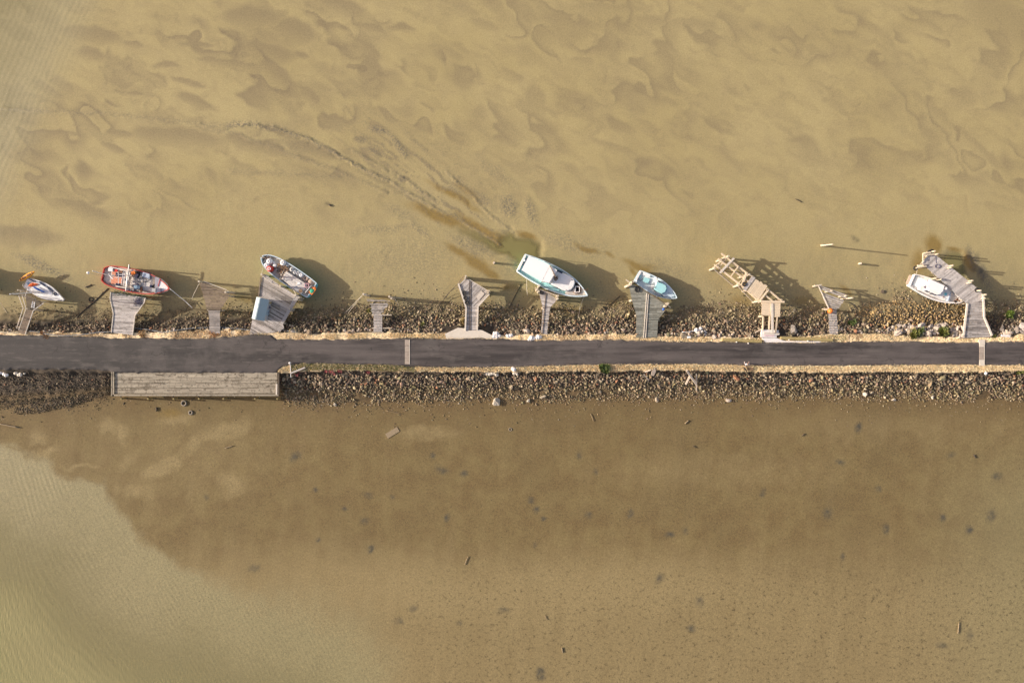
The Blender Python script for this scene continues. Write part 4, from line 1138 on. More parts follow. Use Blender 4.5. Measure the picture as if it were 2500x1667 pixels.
# slim jetty by the big white boat
P7 = [(1316,713),(1323,708),(1333,714),(1359,728),(1356,737),(1343,751),(1338,790),(1336,817),(1320,815),(1323,785),(1325,752)]
j = Jetty('slim grey jetty with a tyre on its head beside the large white boat', P7)
j.deck(MT['wood_pale'], [([(1316,713),(1323,708),(1333,714),(1359,728),(1356,737),(1343,750.5),(1325,750.5)], pang(1,.28), .2, .02)], seed=17, tlo=.2, thi=1.2)
j.deck(MT['wood_pale'], [([(1343,751),(1338,790),(1336,816),(1320,814),(1323,785),(1325,751)], pang(1,.05), .24, .06)], seed=18, tlo=.25, thi=1.2)
j.kerb([(1333,714),(1329,752),(1324,814)], MT['wood_brown'], .08, .09, name='track_rail')
j.bearers([((1322,720),(1356,735)),((1325,751),(1343,752)),((1322,790),(1338,791))], MT['wood_dark'])
j.piles([(1316,698,3.2),(1315,711,3.0),(1311,706,2.9),(1362,722,3.3),(1361,729,3.1),(1326,751),(1342,752)], r=.17)
c = W(1322, 714, ZD + .14); t = MB(); t.torus(c, .235, .10, 18, 8, sq=.9); single('tyre', t, MT['black'], 'black tyre lying on the slim jetty below the large white boat', 'tyre', c)
fb = MB(); fb.beam(W(1306, 703, 2.6), W(1360, 722, 2.6), .16, .16); single('fender_beam', fb, MT['drift'], 'loose pale beam between the large white boat and the slim jetty', 'beam', W(1333, 712, 2.6))

# green grey jetty
P8 = [(1536,699),(1544,695),(1556,699),(1623,742),(1622,761),(1607,780),(1604,826),(1552,826),(1554,770),(1542,729)]
j = Jetty('broad greenish grey jetty with two pale track rails below the pale blue boat', P8)
j.deck(MT['wood_green'], [(P8, pang(1,.01), .17, .016)], seed=19, tlo=-.05, thi=1.2, seg=.8)
j.kerb([(1579,716),(1571,825)], MT['wood_kerb'], .1, .09, name='track_rail'); j.kerb([(1583,718),(1576,825)], MT['wood_kerb'], .1, .09, name='track_rail')
j.kerb([(1557,698),(1624,741)], MT['wood_dark'], .12, .12)
j.kerb([(1528,683),(1541,693)], MT['pile'], .14, .14, z=2.8, name='fender_pole'); j.kerb([(1623,740),(1637,751)], MT['pile'], .14, .14, z=2.6, name='fender_pole')
j.bearers([((1540,715),(1620,752)),((1552,770),(1606,780)),((1553,800),(1605,800))], MT['wood_dark'])
j.piles([(1540,694,3.3),(1534,697,3.0),(1625,747,3.3),(1631,741,2.9),(1619,761),(1555,770),(1606,779),(1543,733),(1545,688,2.7)], r=.18)
c = W(1555, 707, ZD); t = MB(); t.torus(c + Vector((0, 0, .12)), .3, .13, 18, 8, sq=.9); single('tyre', t, MT['black'], 'black tyre on the corner of the broad greenish grey jetty', 'tyre', c)
c = W(1619, 755, ZD); t = MB(); t.lathe((c.x, c.y, c.z), [(.02, .0), (.18, .02), (.2, .25), (.18, .45), (.08, .5)], 12); single('drum', t, MT['blue'], 'small deep blue drum on the edge of the broad greenish grey jetty', 'drum', c)

# orange buoy jetty
P10 = [(1999,698),(2032,711),(2068,723),(2060,735),(2049,749),(2041,757),(2044,776),(2046,816),(2025,817),(2023,768),(2024,753),(2009,726)]
j = Jetty('small rickety slatted jetty with a round orange buoy on it', P10)
j.deck(MT['wood_pale'], [([(1999,699),(2032,711),(2067,723),(2060,735),(2049,749),(2043,756),(2025,756),(2009,726)], pang(1,.36), .3, .1)], seed=21, ragged=.1, tlo=.3, thi=1, seg=.9, miss=.03)
j.deck(MT['wood_pale'], [([(2042,757),(2044,776),(2046,816),(2025,816),(2023,768),(2024,757)], 0, .25, .09)], seed=22, tlo=.6, thi=1, seg=2, ragged=.04)
j.kerb([(1998,698),(2024,755)], MT['wood_kerb'], .12, .12); j.kerb([(2000,698),(2068,722)], MT['wood_pale'], .14, .12)
j.bearers([((2008,722),(2062,733)),((2024,757),(2043,757)),((2024,790),(2045,790))], MT['wood_dark'], .12, .14)
j.piles([(2003,696,2.9),(2032,710,2.7),(2082,727,3.6,(.35, 0)),(2066,722,2.8),(2025,755),(2042,757)], r=.12)
j.kerb([(1988,697.5),(2005,695.5)], MT['pile'], .18, .18, z=2.7, name='fender_pole'); j.kerb([(2008,754.5),(2024,753.5)], MT['pile'], .18, .18, z=2.0, name='fender_pole')

# right jetty
P11a = [(2271,618),(2284,622),(2387,704),(2400,719),(2400,735),(2360,741),(2354,736),(2260,651),(2250,643)]
j = Jetty('long pale jetty bent at an angle beside the white cruiser', P11a)
j.deck(MT['wood_pale'], [(P11a, pang(.78,-.62), .18, .01)], seed=23, tlo=.35, thi=1.2, seg=1.2)
j.deck(MT['wood_grey'], [([(2360,741.5),(2400,735.5),(2401,774),(2420,822),(2350,825)], .0, .17, .018)], seed=24, tlo=.0, thi=1.1, seg=.9)
j.kerb([(2361,741),(2351,824)], MT['wood_kerb'], .26, .16); j.kerb([(2400,722),(2402,774),(2421,819)], MT['wood_kerb'], .24, .16)
j.kerb([(2251,642),(2271,617)], MT['wood_kerb'], .16, .14)
j.bearers([((2264,640),(2284,626)),((2310,688),(2330,664)),((2350,725),(2385,706)),((2360,760),(2400,760)),((2355,800),(2410,800))], MT['wood_dark'])
zt = 3.35
j.piles([(2327,648,zt),(2323,653,zt),(2375,685,zt),(2371,690,zt),(2395,709,zt),(2408,719,zt),(2405,728,3.1),(2290,620,zt),(2283,613,zt),(2298,682,2.9),(2287,679,2.9),(2358,741),(2400,760),(2364,780),(2257,648),(2350,733)], r=.12)
for a, b in (((2257,619),(2272,616)), ((2255,624),(2280,620)), ((2239,648),(2253,646)), ((2236,654),(2261,650)), ((2253,619),(2253,636))):
    j.kerb([a, b], MT['pile'], .19, .19, z=2.5, name='fender_pole')
for k, (x, y, l) in enumerate(((2275, 614, 'black tyre fender at the tip of the long bent jetty, upper one'), (2270, 616, 'black tyre fender at the tip of the long bent jetty, lower one'), (2235, 655, 'black tyre fender on the left corner of the long bent jetty'), (2385, 708, 'black tyre fender round a pile on the right elbow of the long bent jetty'))):
    c = W(x, y, 2.35); t = MB(); t.torus(c, .25, .11, 18, 8, sq=.9); single('tyre', t, MT['black'], l, 'tyre', c)
mb = MB()
for i in range(5):
    c = W(2289, 650, ZD); mb.tube([c + Vector((.3 * math.cos(u * .8 + i) * (1 + .1 * i), .3 * math.sin(u * .8 + i), .02 + .012 * i)) for u in range(9)], .03, 5)
mb.tube([W(2284, 625, ZD + .03), W(2284.5, 635, ZD + .03), W(2286, 643, ZD + .03)], .03, 5)
single('coiled_rope', mb, MT['purplegrey'], 'dark coiled rope on the long bent jetty', 'rope', W(2289, 650, ZD))

# fresh timber landing stage
def stage():
    Z = 2.55
    P = [(1860,735),(1906,736),(1904,773),(1859,772)]
    t = Jetty('new pale timber landing stage on tall piles, unfinished at its seaward end', [(1744,640),(1780,620),(1880,705),(1906,736),(1904,812),(1858,812),(1850,735)], z=Z, name='landing_stage', cat='landing stage')
    nw = MT['wood_new']
    mb = MB(); planks(mb, px_poly(P, Z), 0, .25, .014, Z, seed=31, tlo=.65, thi=1, seg=3); mb.build('deck', nw, t.root)
    P2_ = [(1843,678),(1874,700),(1852,732),(1822,709)]
    mb = MB(); planks(mb, px_poly(P2_, Z), pang(-.57,.8), .25, .02, Z, seed=32, tlo=.6, thi=1, seg=3, ragged=.1); mb.build('deck', nw, t.root)
    def bm(a, b, z, w, h, name='beam', mat=None):
        MB().beam(W(*a, z), W(*b, z), w, h, rng.uniform(.55, 1)).build(name, mat or nw, t.root)
    bm((1857,735.5),(1915,737), Z + .12, .24, .2)
    bm((1885,740),(1886,813), Z + .045, .34, .08, 'walk_board', MT['wood_kerb'])
    for a, b in (((1863,772),(1862,806)), ((1879,772),(1877.5,804)), ((1897,774),(1893,813))): bm(a, b, Z - .17, .18, .24)
    zl = Z - .2
    for a, b in (((1761,619),(1822,666)), ((1753,632),(1824,686)), ((1744,646),(1807,695)), ((1807,695),(1850,733)), ((1824,686),(1850,705)), ((1822,666),(1843,679)), ((1876,708),(1904,732)), ((1868,721),(1885,734)), ((1852,732),(1862,742))): bm(a, b, zl, .2, .26)
    bm((1792,630),(1758,666), Z - .0, .3, .1, 'cross_board', MT['wood_kerb']); bm((1802,651),(1785,674), Z - .03, .14, .12)
    bm((1823,665),(1811,697), Z, .3, .14, 'cross_board'); bm((1876,707),(1851,739), Z, .26, .1, 'cross_board'); bm((1872,712),(1850,733), Z - .32, .14, .14)
    bm((1838,676),(1815,706), Z + .01, .3, .1, 'cross_board', MT['wood_pale']); bm((1842,677),(1819,709), Z + .02, .26, .1, 'cross_board', MT['wood_pale'])
    for a, b in (((1778,626),(1760,634)), ((1760,634),(1750,653)), ((1772,632),(1756,652))): bm(a, b, Z - .45, .16, .16, 'brace', MT['pile'])
    pl = [(1779,625,3.3),(1760,634,2.5),(1745,655,2.9),(1803,697,2.6),(1830,670,2.8),(1815,675,2.5),(1874,706,2.6),(1850,736,2.5),(1908,732,2.6),(1862,730,2.4),(1861,772,2.4),(1902,772,2.4),(1836,690,2.3),(1824,709,2.3)]
    t.piles(pl, MT['pile'], .15)
    L = [W(x, y, z) for x, y, z in pl]
    for a, b in ((0, 2), (2, 0), (4, 3), (3, 4), (6, 7), (7, 6), (0, 4), (2, 3), (3, 7), (4, 6)):
        MB().beam((L[a].x, L[a].y, 2.2), (L[b].x, L[b].y, .45), .14, .24, .6).build('brace', MT['pile'], t.root)
    st = thing('concrete_step', 'whitewashed concrete landing step where the new timber stage meets the road', 'step', W(1878, 815, Z_TOP))
    s = MB(); s.prism(px_poly([(1859,804),(1900,806),(1902,818),(1858,818)], 2.2), 1.2, 2.32); s.build('lower_tread', MT['whitebag'], st)
    s = MB(); s.prism(px_poly([(1858,818.3),(1896,818.3),(1896,824),(1858,823)], 2.4), 1.6, 2.42); s.build('upper_tread', MT['whitebag'], st)
    s = MB(); s.beam(W(1865, 813, 2.42), W(1903, 815, 2.42), .2, .14); s.build('edge_beam', MT['wood_kerb'], st)
    s = MB(); s.beam(W(1866, 819, 2.5), W(1890, 819.5, 2.5), .1, .1); s.build('edge_strip', MT['pink'], st)
    a = MB(); a.prism(px_poly([(1860,824.5),(1895,825),(1915,832),(2005,833),(2002,836),(1868,835.5)], Z_ROAD), Z_ROAD - .3, Z_ROAD + .015)
    single('concrete_apron', a, MT['whitebag'], 'thin whitish concrete apron spilled along the road edge by the new timber stage', 'apron', W(1885, 832, Z_ROAD))
    c = W(1817, 694, Z + .12); k = MB(); k.torus(c, .25, .10, 18, 8, sq=.9); single('tyre', k, MT['black'], 'black tyre on the new pale timber landing stage', 'tyre', c)
    k = MB(); k.beam(W(1843, 812, 2.0), W(1860, 803, 2.2), .14, .1); single('loose_plank', k, MT['drift'], 'pale loose plank leaning on the stones left of the whitewashed step', 'plank', W(1850, 808, 2.0))
stage()

# long wharf on the landward side
PW = [(276,908),(682,908),(682,966),(276,966)]
j = Jetty('long rectangular wharf of mossy boards along the bare mud side of the road', PW, name='wharf', cat='wharf', z=2.36)
j.deck(MT['wood_wharf'], [([(281,909),(677,909),(677,962),(281,962)], 0, .17, .016)], seed=41, tlo=.1, thi=1, seg=2.2)
j.kerb([(276,964.5),(682,964.5)], MT['wood_wharf'], .2, .16); j.kerb([(273.5,908),(273.5,967)], MT['wood_wharf'], .12, .16); j.kerb([(278,908),(278,966)], MT['wood_wharf'], .2, .16)
j.kerb([(676,937),(675.5,966)], MT['wood_kerb'], .22, .14); j.kerb([(681,910),(681,967)], MT['wood_dark'], .16, .2)
j.bearers([((276,935),(682,935)),((276,960),(682,960))], MT['wood_dark'])
j.piles([(x, 973.5, 1.5) for x in (295, 361, 423, 485, 545, 622, 676)] + [(x, 961, 2.2) for x in (300, 400, 500, 600, 675)], MT['log'], .13)
for x in (295, 361, 423, 485, 545, 622, 676):
    p, q = W(x, 966, 1.3), W(x, 974, 1.3); MB().beam(p, q, .12, .12).build('pile_strut', MT['wood_dark'], j.root)
for k, (x0, y0, x1, y1) in enumerate(((379, 914, 399, 917), (377, 934, 402, 937))):
    m = MB(); m.beam(W(x0, y0, 2.40), W(x1, y1, 2.40), .12, .05); single('loose_plank', m, MT['wood_dark'], ['dark sliver of plank on the long wharf, the one nearer the road', 'dark sliver of plank on the long wharf, the one nearer its middle'][k], 'plank', W(x0, y0, 2.40))

# free standing mooring piles
def pile(px0, py0, px1, py1, h, r, label, cap=None, lean=None, mat='drift'):
    b = W(px0, py0, 0); t = W(px1, py1, h)
    m = MB(); m.cyl((b.x, b.y, gz(b.x, b.y) - .6), t, r * 1.1, r * .8, 12, .8)
    o = single('mooring_pile', m, MT[mat], label, 'mooring pile', (b.x, b.y, gz(b.x, b.y)))
    if cap: c = MB(); c.cyl((b.x, b.y, gz(b.x, b.y)), b + (t - b) * .16, r * 1.35, r * 1.35, 12, .4); c.build('collar', MT['drift'], o)
pile(2005, 599, 2033, 596.5, 4.6, .11, 'tall pale mooring pile standing alone on the mud with a very long shadow', True)
pile(2099.5, 643.5, 2102, 643, 1.05, .17, 'short pale pile stub alone on the mud left of the long bent jetty')
pile(1206, 641.5, 1206, 641, 1.15, .18, 'short pile stub alone on the mud left of the large white boat')
pile(2154, 712, 2155, 712, .25, .3, 'low dark stump on the mud near the long bent jetty', mat='wood_dark')

# ------------------------------------------------------------------ boats
class Boat:
    def __init__(s, name, label, cat, stern, bow, zg, heel=0.0):
        a, b = W(*stern, zg), W(*bow, zg); s.L = (Vector((b.x, b.y)) - Vector((a.x, a.y))).length
        s.h = math.atan2(b.y - a.y, b.x - a.x)
        s.root = thing(name, label, cat, (a.x, a.y, 0), rotz=s.h); s.o = Vector((a.x, a.y, 0)); s.R = Matrix.Rotation(-s.h, 3, 'Z')
    def l(s, px, py, z): return s.R @ (W(px, py, z) - s.o)
    def part(s, mb, name, mat, parent=None): return mb.build(name, mat, parent or s.root, local=True)
    def zs(s, t): return s.z0 + (s.z1 - s.z0) * t + s.sag * 4 * t * (t - 1)
    def hb(s, t):
        P = s.prof
        for (t0, b0), (t1, b1) in zip(P[:-1], P[1:]):
            if t <= t1:
                u = (t - t0) / (t1 - t0); return b0 + (b1 - b0) * u
        return P[-1][1]
    def smooth_prof(s, prof):
        # monotone-ish resample so that the plan reads as a curve
        xs = np.linspace(0, 1, 41); p = np.interp(xs, [a for a, b in prof], [b for a, b in prof])
        for _ in range(2):
            q = p.copy(); q[1:-1] = (p[:-2] + 2 * p[1:-1] + p[2:]) / 4; p = q
        return list(zip(xs, p))
    def hull(s, prof, z0, z1, sag, m_out, m_gun, zdeck, m_deck, gw=.12, wear=None, transom_in=0.0, bul=None, stripe=None):
        s.prof = s.smooth_prof(prof); s.z0, s.z1, s.sag = z0, z1, sag; s.zd = zdeck; L = s.L
        T = [i / 40 for i in range(41)]
        rows = []
        for t in T:
            b = max(s.hb(t), .015); z = s.zs(t); k = t ** 5; fine = 1 - .55 * max(0, t - .5) / .5
            x = L * t; xk = x - L * .10 * k; rnd = s.hb(t)
            rows.append([(x, b, z), (x - L * .02 * k, b * .985 * (1 - .05 * (1 - fine)), z * .62), (xk, b * (.78 * fine + .05), .22), (xk - L * .02 * k, 0, -.25),
                         (xk, -b * (.78 * fine + .05), .22), (x - L * .02 * k, -b * .985 * (1 - .05 * (1 - fine)), z * .62), (x, -b, z)])
        V = [p for r in rows for p in r]; n = 7
        F = [(i * n + j, i * n + j + 1, (i + 1) * n + j + 1, (i + 1) * n + j) for i in range(40) for j in range(n - 1)]
        m = MB(); m.add(V, F, .5, True); m.add(rows[0], [tuple(range(n))], .5)
        s.hull_o = s.part(m, 'hull', m_out)
        g = MB(); zi = lambda t: zdeck + .5 * (s.zs(t) - s.zs(.4)) - .02
        for sg in (1, -1):
            VV = []
            for t in T:
                b = max(s.hb(t), .015); bi = max(b - gw, .004); z = s.zs(t); x = L * t if t < 1 else L
                VV += [(x, sg * (b + .025), z - .07), (x, sg * (b + .025), z + .03), (min(x, L - gw * 1.5 * (t > .95)), sg * bi, z + .03), (min(x, L - gw * 1.5 * (t > .95)), sg * bi, zi(t))]
            FF = [(i * 4 + j, i * 4 + j + 1, (i + 1) * 4 + j + 1, (i + 1) * 4 + j) for i in range(40) for j in range(3)]
            g.add(VV, FF, .5, False)
        b0 = s.hb(0); z = s.zs(0)
        g.beam((gw / 2 - .02, -b0, z + .0), (gw / 2 - .02, b0, z + .0), gw, .07); 
        g.add([(gw - .02, -b0, z), (gw - .02, b0, z), (gw - .02, b0, zi(0)), (gw - .02, -b0, zi(0))], [(0, 1, 2, 3)])
        s.gun = s.part(g, 'gunwale', m_gun)
        d = MB(); VV = []
        for t in T: bi = max(s.hb(t) - gw * .9, .004); VV += [(min(L * t, L - .15), bi, zi(t)), (min(L * t, L - .15), -bi, zi(t))]
        d.add(VV, [(i * 2, i * 2 + 1, i * 2 + 3, i * 2 + 2) for i in range(40)], .5, False)
        s.deck = s.part(d, 'deck', m_deck); s.zi = zi
        return s
    def slab(s, pts, z0, z1, name, mat, parent=None, zp=None, bev=0.0):
        """block whose TOP outline is traced in photo pixels at height z1"""
        P = [s.l(x, y, zp or z1) for x, y in pts]; m = MB()
        q = [(p.x, p.y) for p in P]
        if bev:
            c = (sum(p[0] for p in q) / len(q), sum(p[1] for p in q) / len(q)); a = sum(q[i][0] * q[(i + 1) % len(q)][1] - q[(i + 1) % len(q)][0] * q[i][1] for i in range(len(q)))
            if a < 0: q = q[::-1]
            inn = [(c[0] + (x - c[0]) * (1 - bev), c[1] + (y - c[1]) * (1 - bev)) for x, y in q]; n = len(q)
            V = [(x, y, z0) for x, y in q] + [(x, y, z1 - bev * 1.2) for x, y in q] + [(x, y, z1) for x, y in inn]
            F = [tuple(range(n))[::-1], tuple(range(2 * n, 3 * n))] + [(r * n + i, r * n + (i + 1) % n, (r + 1) * n + (i + 1) % n, (r + 1) * n + i) for r in (0, 1) for i in range(n)]
            m.add(V, F)
        else: m.prism(q, z0, z1)
        return s.part(m, name, mat, parent)
    def rod(s, a, b, r, name, mat, parent=None, n=6, r1=None):
        m = MB(); m.cyl(s.l(*a), s.l(*b), r, r1 if r1 else r, n); return s.part(m, name, mat, parent)

def rope(pts, mat, label, r=.03, name='mooring_rope', sag=.0, dense=5):
    P = [W(*p) for p in pts]; Q = []
    for a, b in zip(P[:-1], P[1:]):
        for i in range(dense):
            u = i / dense; q = a.lerp(b, u); q.z -= sag * 4 * u * (1 - u); Q.append(q)
    Q.append(P[-1]); m = MB(); m.tube(Q, r, 5); return single(name, m, mat, label, 'rope', P[0])

# --- A: small white sailing yacht
def boat_a():
    b = Boat('sailing_yacht', 'small white sailing yacht with an orange cockpit cover and a bare mast, far left', 'sailing yacht', (62, 690), (157, 733), 1.35)
    b.hull([(0,.72),(.1,.92),(.25,1.08),(.45,1.16),(.62,1.02),(.8,.62),(.92,.28),(1,.02)], 1.25, 1.5, .06, MT['white'], MT['white'], 1.3, MT['white'], .1)
    b.slab([(77,687),(96,690),(117,704),(128,716),(122,722),(105,721),(88,716),(72,706)], 1.1, 1.44, 'cabin', MT['white'], bev=.08)
    b.slab([(69,690),(76,688),(88,700),(82,712),(70,706),(63,699)], 1.12, 1.24, 'cockpit_floor', MT['lightgreyblue'])
    for P in ([(69,681),(70,680),(86,687),(85,689)], [(94,688),(96,687),(110,696),(109,698)], [(114,700),(116,699),(129,710),(128,712)]):
        b.slab(P, 1.2, 1.455, 'window', MT['navy'], zp=1.45)
    m = MB(); h = b.l(135, 717, 1.4); m.torus(h, .2, .06, 14, 6); b.part(m, 'hatch_ring', MT['navy'])
    b.slab([(118,713),(126,714),(127,720),(119,721)], 1.55, 1.68, 'hatch', MT['canvas'])
    top = (24, 718, 10.2); foot = (98, 713.5, 1.55)
    mast = b.rod(foot, top, .10, 'mast', MT['canvas'], r1=.08, n=8)
    k = lambda u: tuple(foot[i] + (top[i] - foot[i]) * u for i in range(3))
    q = k(.42); b.rod((q[0] - 6, q[1] + 9, q[2]), (q[0] + 1, q[1] - 10, q[2]), .03, 'spreader', MT['steel'], mast)
    for e in ((156, 732, 1.55), (66, 700, 1.4), (112, 731, 1.4), (108, 690, 1.4)): b.rod(top, e, .014, 'stay', MT['steel'], mast, 4)
    m = MB(); m.tube([b.l(*p) for p in ((113,728,1.9),(138,731,1.95),(155,735,2.0),(157,732,2.0),(152,727,1.95))], .025, 6)
    for p in ((113,728),(130,731),(155,735),(152,727)): m.cyl(b.l(p[0], p[1], 1.9), b.l(p[0], p[1] - 1, 1.3), .02, .02, 5)
    b.part(m, 'bow_rail', MT['steel'])
    m = MB(); m.tube([b.l(*p) for p in ((66,706,1.9),(55,697,1.95),(56,694,1.95),(62,690,1.9))], .025, 6); b.part(m, 'stern_rail', MT['steel'])
    b.rod((73, 703, 2.0), (100, 712, 2.1), .05, 'boom', MT['steel'])
    def cloth(pts, z, mat, name, label):
        R = random.Random(len(label)); P = [W(x, y, z) for x, y in pts]; c = sum(P, Vector()) / len(P); m = MB(); N = 9; V = []
        for r in range(4):
            for i in range(len(P) * 3):
                a = P[(i // 3)].lerp(P[(i // 3 + 1) % len(P)], (i % 3) / 3); q = c.lerp(a, r / 3 if r else .02); V.append((q.x, q.y, z + R.uniform(-.06, .10) * (r < 3) + .08 * (1 - r / 3)))
        n = len(P) * 3
        m.add(V, [(r * n + i, r * n + (i + 1) % n, (r + 1) * n + (i + 1) % n, (r + 1) * n + i) for r in range(3) for i in range(n)], .5, False)
        single(name, m, mat, label, 'cover', c)
    cloth([(72,693),(80,690),(94,693),(92,696),(84,698),(77,700),(68,699)], 1.55, MT['orangefabric'], 'cover_sheet', 'crumpled orange cover lying in the cockpit of the small white yacht')
    cloth([(79,699),(86,700),(110,712),(108,714),(96,711),(84,704)], 1.7, MT['blue'], 'folded_sail', 'rolled blue sail cover lying along the cabin of the small white yacht')
    cloth([(63,690),(70,687),(74,693),(68,697)], 1.45, MT['paleblue'], 'cover_sheet', 'grey blue sheet at the stern of the small white yacht')
    # kayak hung at the stern
    a, c = W(44.5, 685.5, 1.7), W(85, 662.5, 1.5); d = c - a; L = d.length; hd = math.atan2(d.y, d.x)
    t = thing('kayak', 'bright yellow orange kayak lying behind the stern of the small white yacht', 'kayak', (a.x, a.y, 1.2), rotz=hd)
    V = []; n = 10; S = 20
    for i in range(S + 1):
        u = i / S; w_ = .36 * math.sin(math.pi * u) ** .7 + .01; h = .16 * math.sin(math.pi * u) ** .5 + .02
        for k in range(n):
            th = 2 * math.pi * k / n; V.append((L * u, w_ * math.cos(th), .2 + h * math.sin(th) + .12 * (2 * u - 1) ** 2))
    m = MB(); m.add(V, [(i * n + k, i * n + (k + 1) % n, (i + 1) * n + (k + 1) % n, (i + 1) * n + k) for i in range(S) for k in range(n)], .5, True); m.build('hull', MT['kayak'], t, local=True)
    for u, l in ((.33, .42), (.62, .42), (.84, .14), (.12, .14)):
        m = MB(); m.lathe((0, 0, 0), [(.01, .0), (.2, .0), (.22, .035), (.18, .04)], 14); m.v = [(x * l / .22 + L * u, y * .75, z + .345) for x, y, z in m.v]; m.build('seat_well', MT['rust'], t, local=True)
    ld = thing('ladder', 'white aluminium ladder leaning between the far left jetty and the small white yacht', 'ladder', W(83, 740, 2.0))
    r0, r1 = (W(81, 728, 2.2), W(77, 751, ZD + .1)), (W(87, 729, 2.2), W(83, 753, ZD + .1))
    for r in (r0, r1): m = MB(); m.beam(r[0], r[1], .06, .09); m.build('side_rail', MT['canvas'], ld)
    for i in range(6): m = MB(); m.beam(r0[0].lerp(r0[1], (i + .5) / 6), r1[0].lerp(r1[1], (i + .5) / 6), .06, .05); m.build('rung', MT['canvas'], ld)
boat_a()

# --- B: red rimmed working boat
def boat_b():
    b = Boat('fishing_boat', 'old fishing boat with a red rim, orange after deck and white foredeck', 'fishing boat', (248, 669), (415, 705), 1.9)
    b.hull([(0,.95),(.02,1.15),(.06,1.42),(.14,1.6),(.28,1.72),(.45,1.78),(.6,1.68),(.74,1.42),(.86,.98),(.94,.55),(1,.03)], 1.7, 2.05, .12, MT['red'], MT['red'], 1.3, MT['beige'], .12)
    b.slab([(255,661),(258,654),(275,656),(316,661),(312,700),(297,697),(263,690),(254,685)], 1.0, 1.38, 'after_deck', MT['beige'])
    b.slab([(324,661),(345,661),(375,672),(372,711),(330,708),(318,700)], 1.1, 1.55, 'main_deck', MT['greydeck'])
    b.slab([(378,675),(392,681),(404,692),(410,703),(405,710),(392,714),(378,716)], 1.3, 1.95, 'foredeck', MT['white'])
    b.slab([(391,679),(392.4,679),(386.5,699),(385,699)], 1.9, 2.02, 'foredeck_rail', MT['red'])
    for P in ([(273,664),(282,663),(284,670),(274,671)], [(272,676),(287,675),(288,692),(271,693)], [(290,676),(298,676),(298,692),(289,694)], [(280,670),(290,672),(289,676),(279,675)]):
        b.slab(P, 1.2, 1.43, 'deck_plate', MT['orange_plate'])
    for P in ([(283,667),(289,666),(289,674),(282,674)], [(292,668),(298,668),(297,676),(290,675)], [(303,679),(308,680),(308,686),(303,685)], [(283,691),(294,692),(293,699),(283,697)]):
        b.slab(P, 1.2, 1.46, 'deck_opening', MT['navy'])
    b.slab([(290,660),(299,661),(298,667),(290,666)], 1.2, 1.52, 'hatch', MT['rust']); b.slab([(279,657),(287,658),(286,664),(279,663)], 1.2, 1.5, 'hatch', MT['redbright'])
    b.slab([(349,664),(365,669),(364,681),(347,675)], 1.5, 1.95, 'hatch_box', MT['hatch']); b.slab([(345,662),(368,666),(370,681),(347,678)], 1.45, 1.58, 'hatch_rim', MT['purplegrey'])
    b.slab([(326,697),(340,697),(341,705),(328,705)], 1.5, 2.1, 'engine_cover', MT['slateblue']); b.slab([(323,694),(341,694),(343,708),(326,706)], 1.45, 1.62, 'engine_rim', MT['purplegrey'])
    b.slab([(367,703),(380,704),(379,713),(366,712)], 1.6, 2.25, 'steel_tank', MT['steel']); b.slab([(385,703),(392,704),(392,713),(386,713)], 1.9, 2.2, 'winch', MT['purplegrey'])
    b.slab([(366,696),(371,696),(371,702),(366,702)], 1.5, 1.9, 'locker', MT['navy'])
    m = MB(); c = b.l(377, 699, 1.75); m.torus(c, .2, .1, 12, 6); b.part(m, 'rope_drum', MT['black'])
    b.slab([(321,663),(331,662),(336,672),(325,674)], 1.5, 1.9, 'gear_box', MT['brownbits']); b.slab([(331,668),(337,669),(333,678),(327,675)], 1.5, 2.0, 'gear_crate', MT['purplegrey'])
    b.slab([(336,660),(342,662),(341,674),(334,680),(331,677)], 1.5, 1.75, 'net_roller', MT['black'])
    b.slab([(282,697),(318,703),(318,706),(282,700)], 1.3, 1.72, 'side_locker', MT['cream']); b.slab([(318,701),(326,702),(326,708),(318,707)], 1.3, 1.72, 'side_locker', MT['cream'])
    b.rod((315.5, 646, 3.3), (307.5, 710, 3.3), .09, 'gantry_beam', MT['steel'], n=8)
    b.rod((310, 662, 3.25), (308, 705, 3.25), .07, 'gantry_beam', MT['steel'], n=8)
    for y in (653, 703): b.rod((313 - (y - 653) * .12, y, 3.2), (318 - (y - 653) * .12, y + 1, 1.2), .1, 'gantry_leg', MT['steel'], n=8)
    b.rod((318, 664, 2.6), (308, 706, 2.6), .07, 'gantry_brace', MT['steel'], n=8)
    b.rod((311, 662, 3.1), (268, 651, 2.5), .07, 'boom', MT['steel'], n=8)
    for a, c in (((301,664,2.5),(296,695,2.5)),((289,666,2.5),(289,693,2.5)),((283,672,2.5),(305,670,2.5)),((280,677,2.5),(303,677,2.5)),((306,664,2.5),(302,698,2.5))): b.rod(a, c, .04, 'frame_bar', MT['canvas'])
    for x, y in ((301,664),(296,695),(289,666),(289,693)): b.rod((x, y, 2.5), (x + 1, y, 1.2), .04, 'frame_post', MT['canvas'])
    mast = b.rod((268, 673, 1.2), (226, 661.5, 6.1), .06, 'mast', MT['white'], n=8)
    m = MB(); m.ball(b.l(215, 666, 6.6), .2, 12, 8); rd = b.part(m, 'light_globe', MT['canvas']); b.rod((215, 666, 6.5), (262, 676, 1.2), .02, 'globe_pole', MT['steel'], n=5)
    b.rod((265, 669, 2.2), (276, 681, 2.2), .09, 'davit', MT['canvas'], n=8)
    m = MB()
    R = random.Random(4)
    for i in range(46):
        p = b.l(R.uniform(300, 345), R.uniform(660, 712), 1.6); s_ = R.uniform(.07, .26); m.box(p, (s_, s_ * R.uniform(.4, 1.4), R.uniform(.08, .35)), R.uniform(0, 3), R.random())
    b.part(m, 'deck_gear', MT['purplegrey'])
    m = MB()
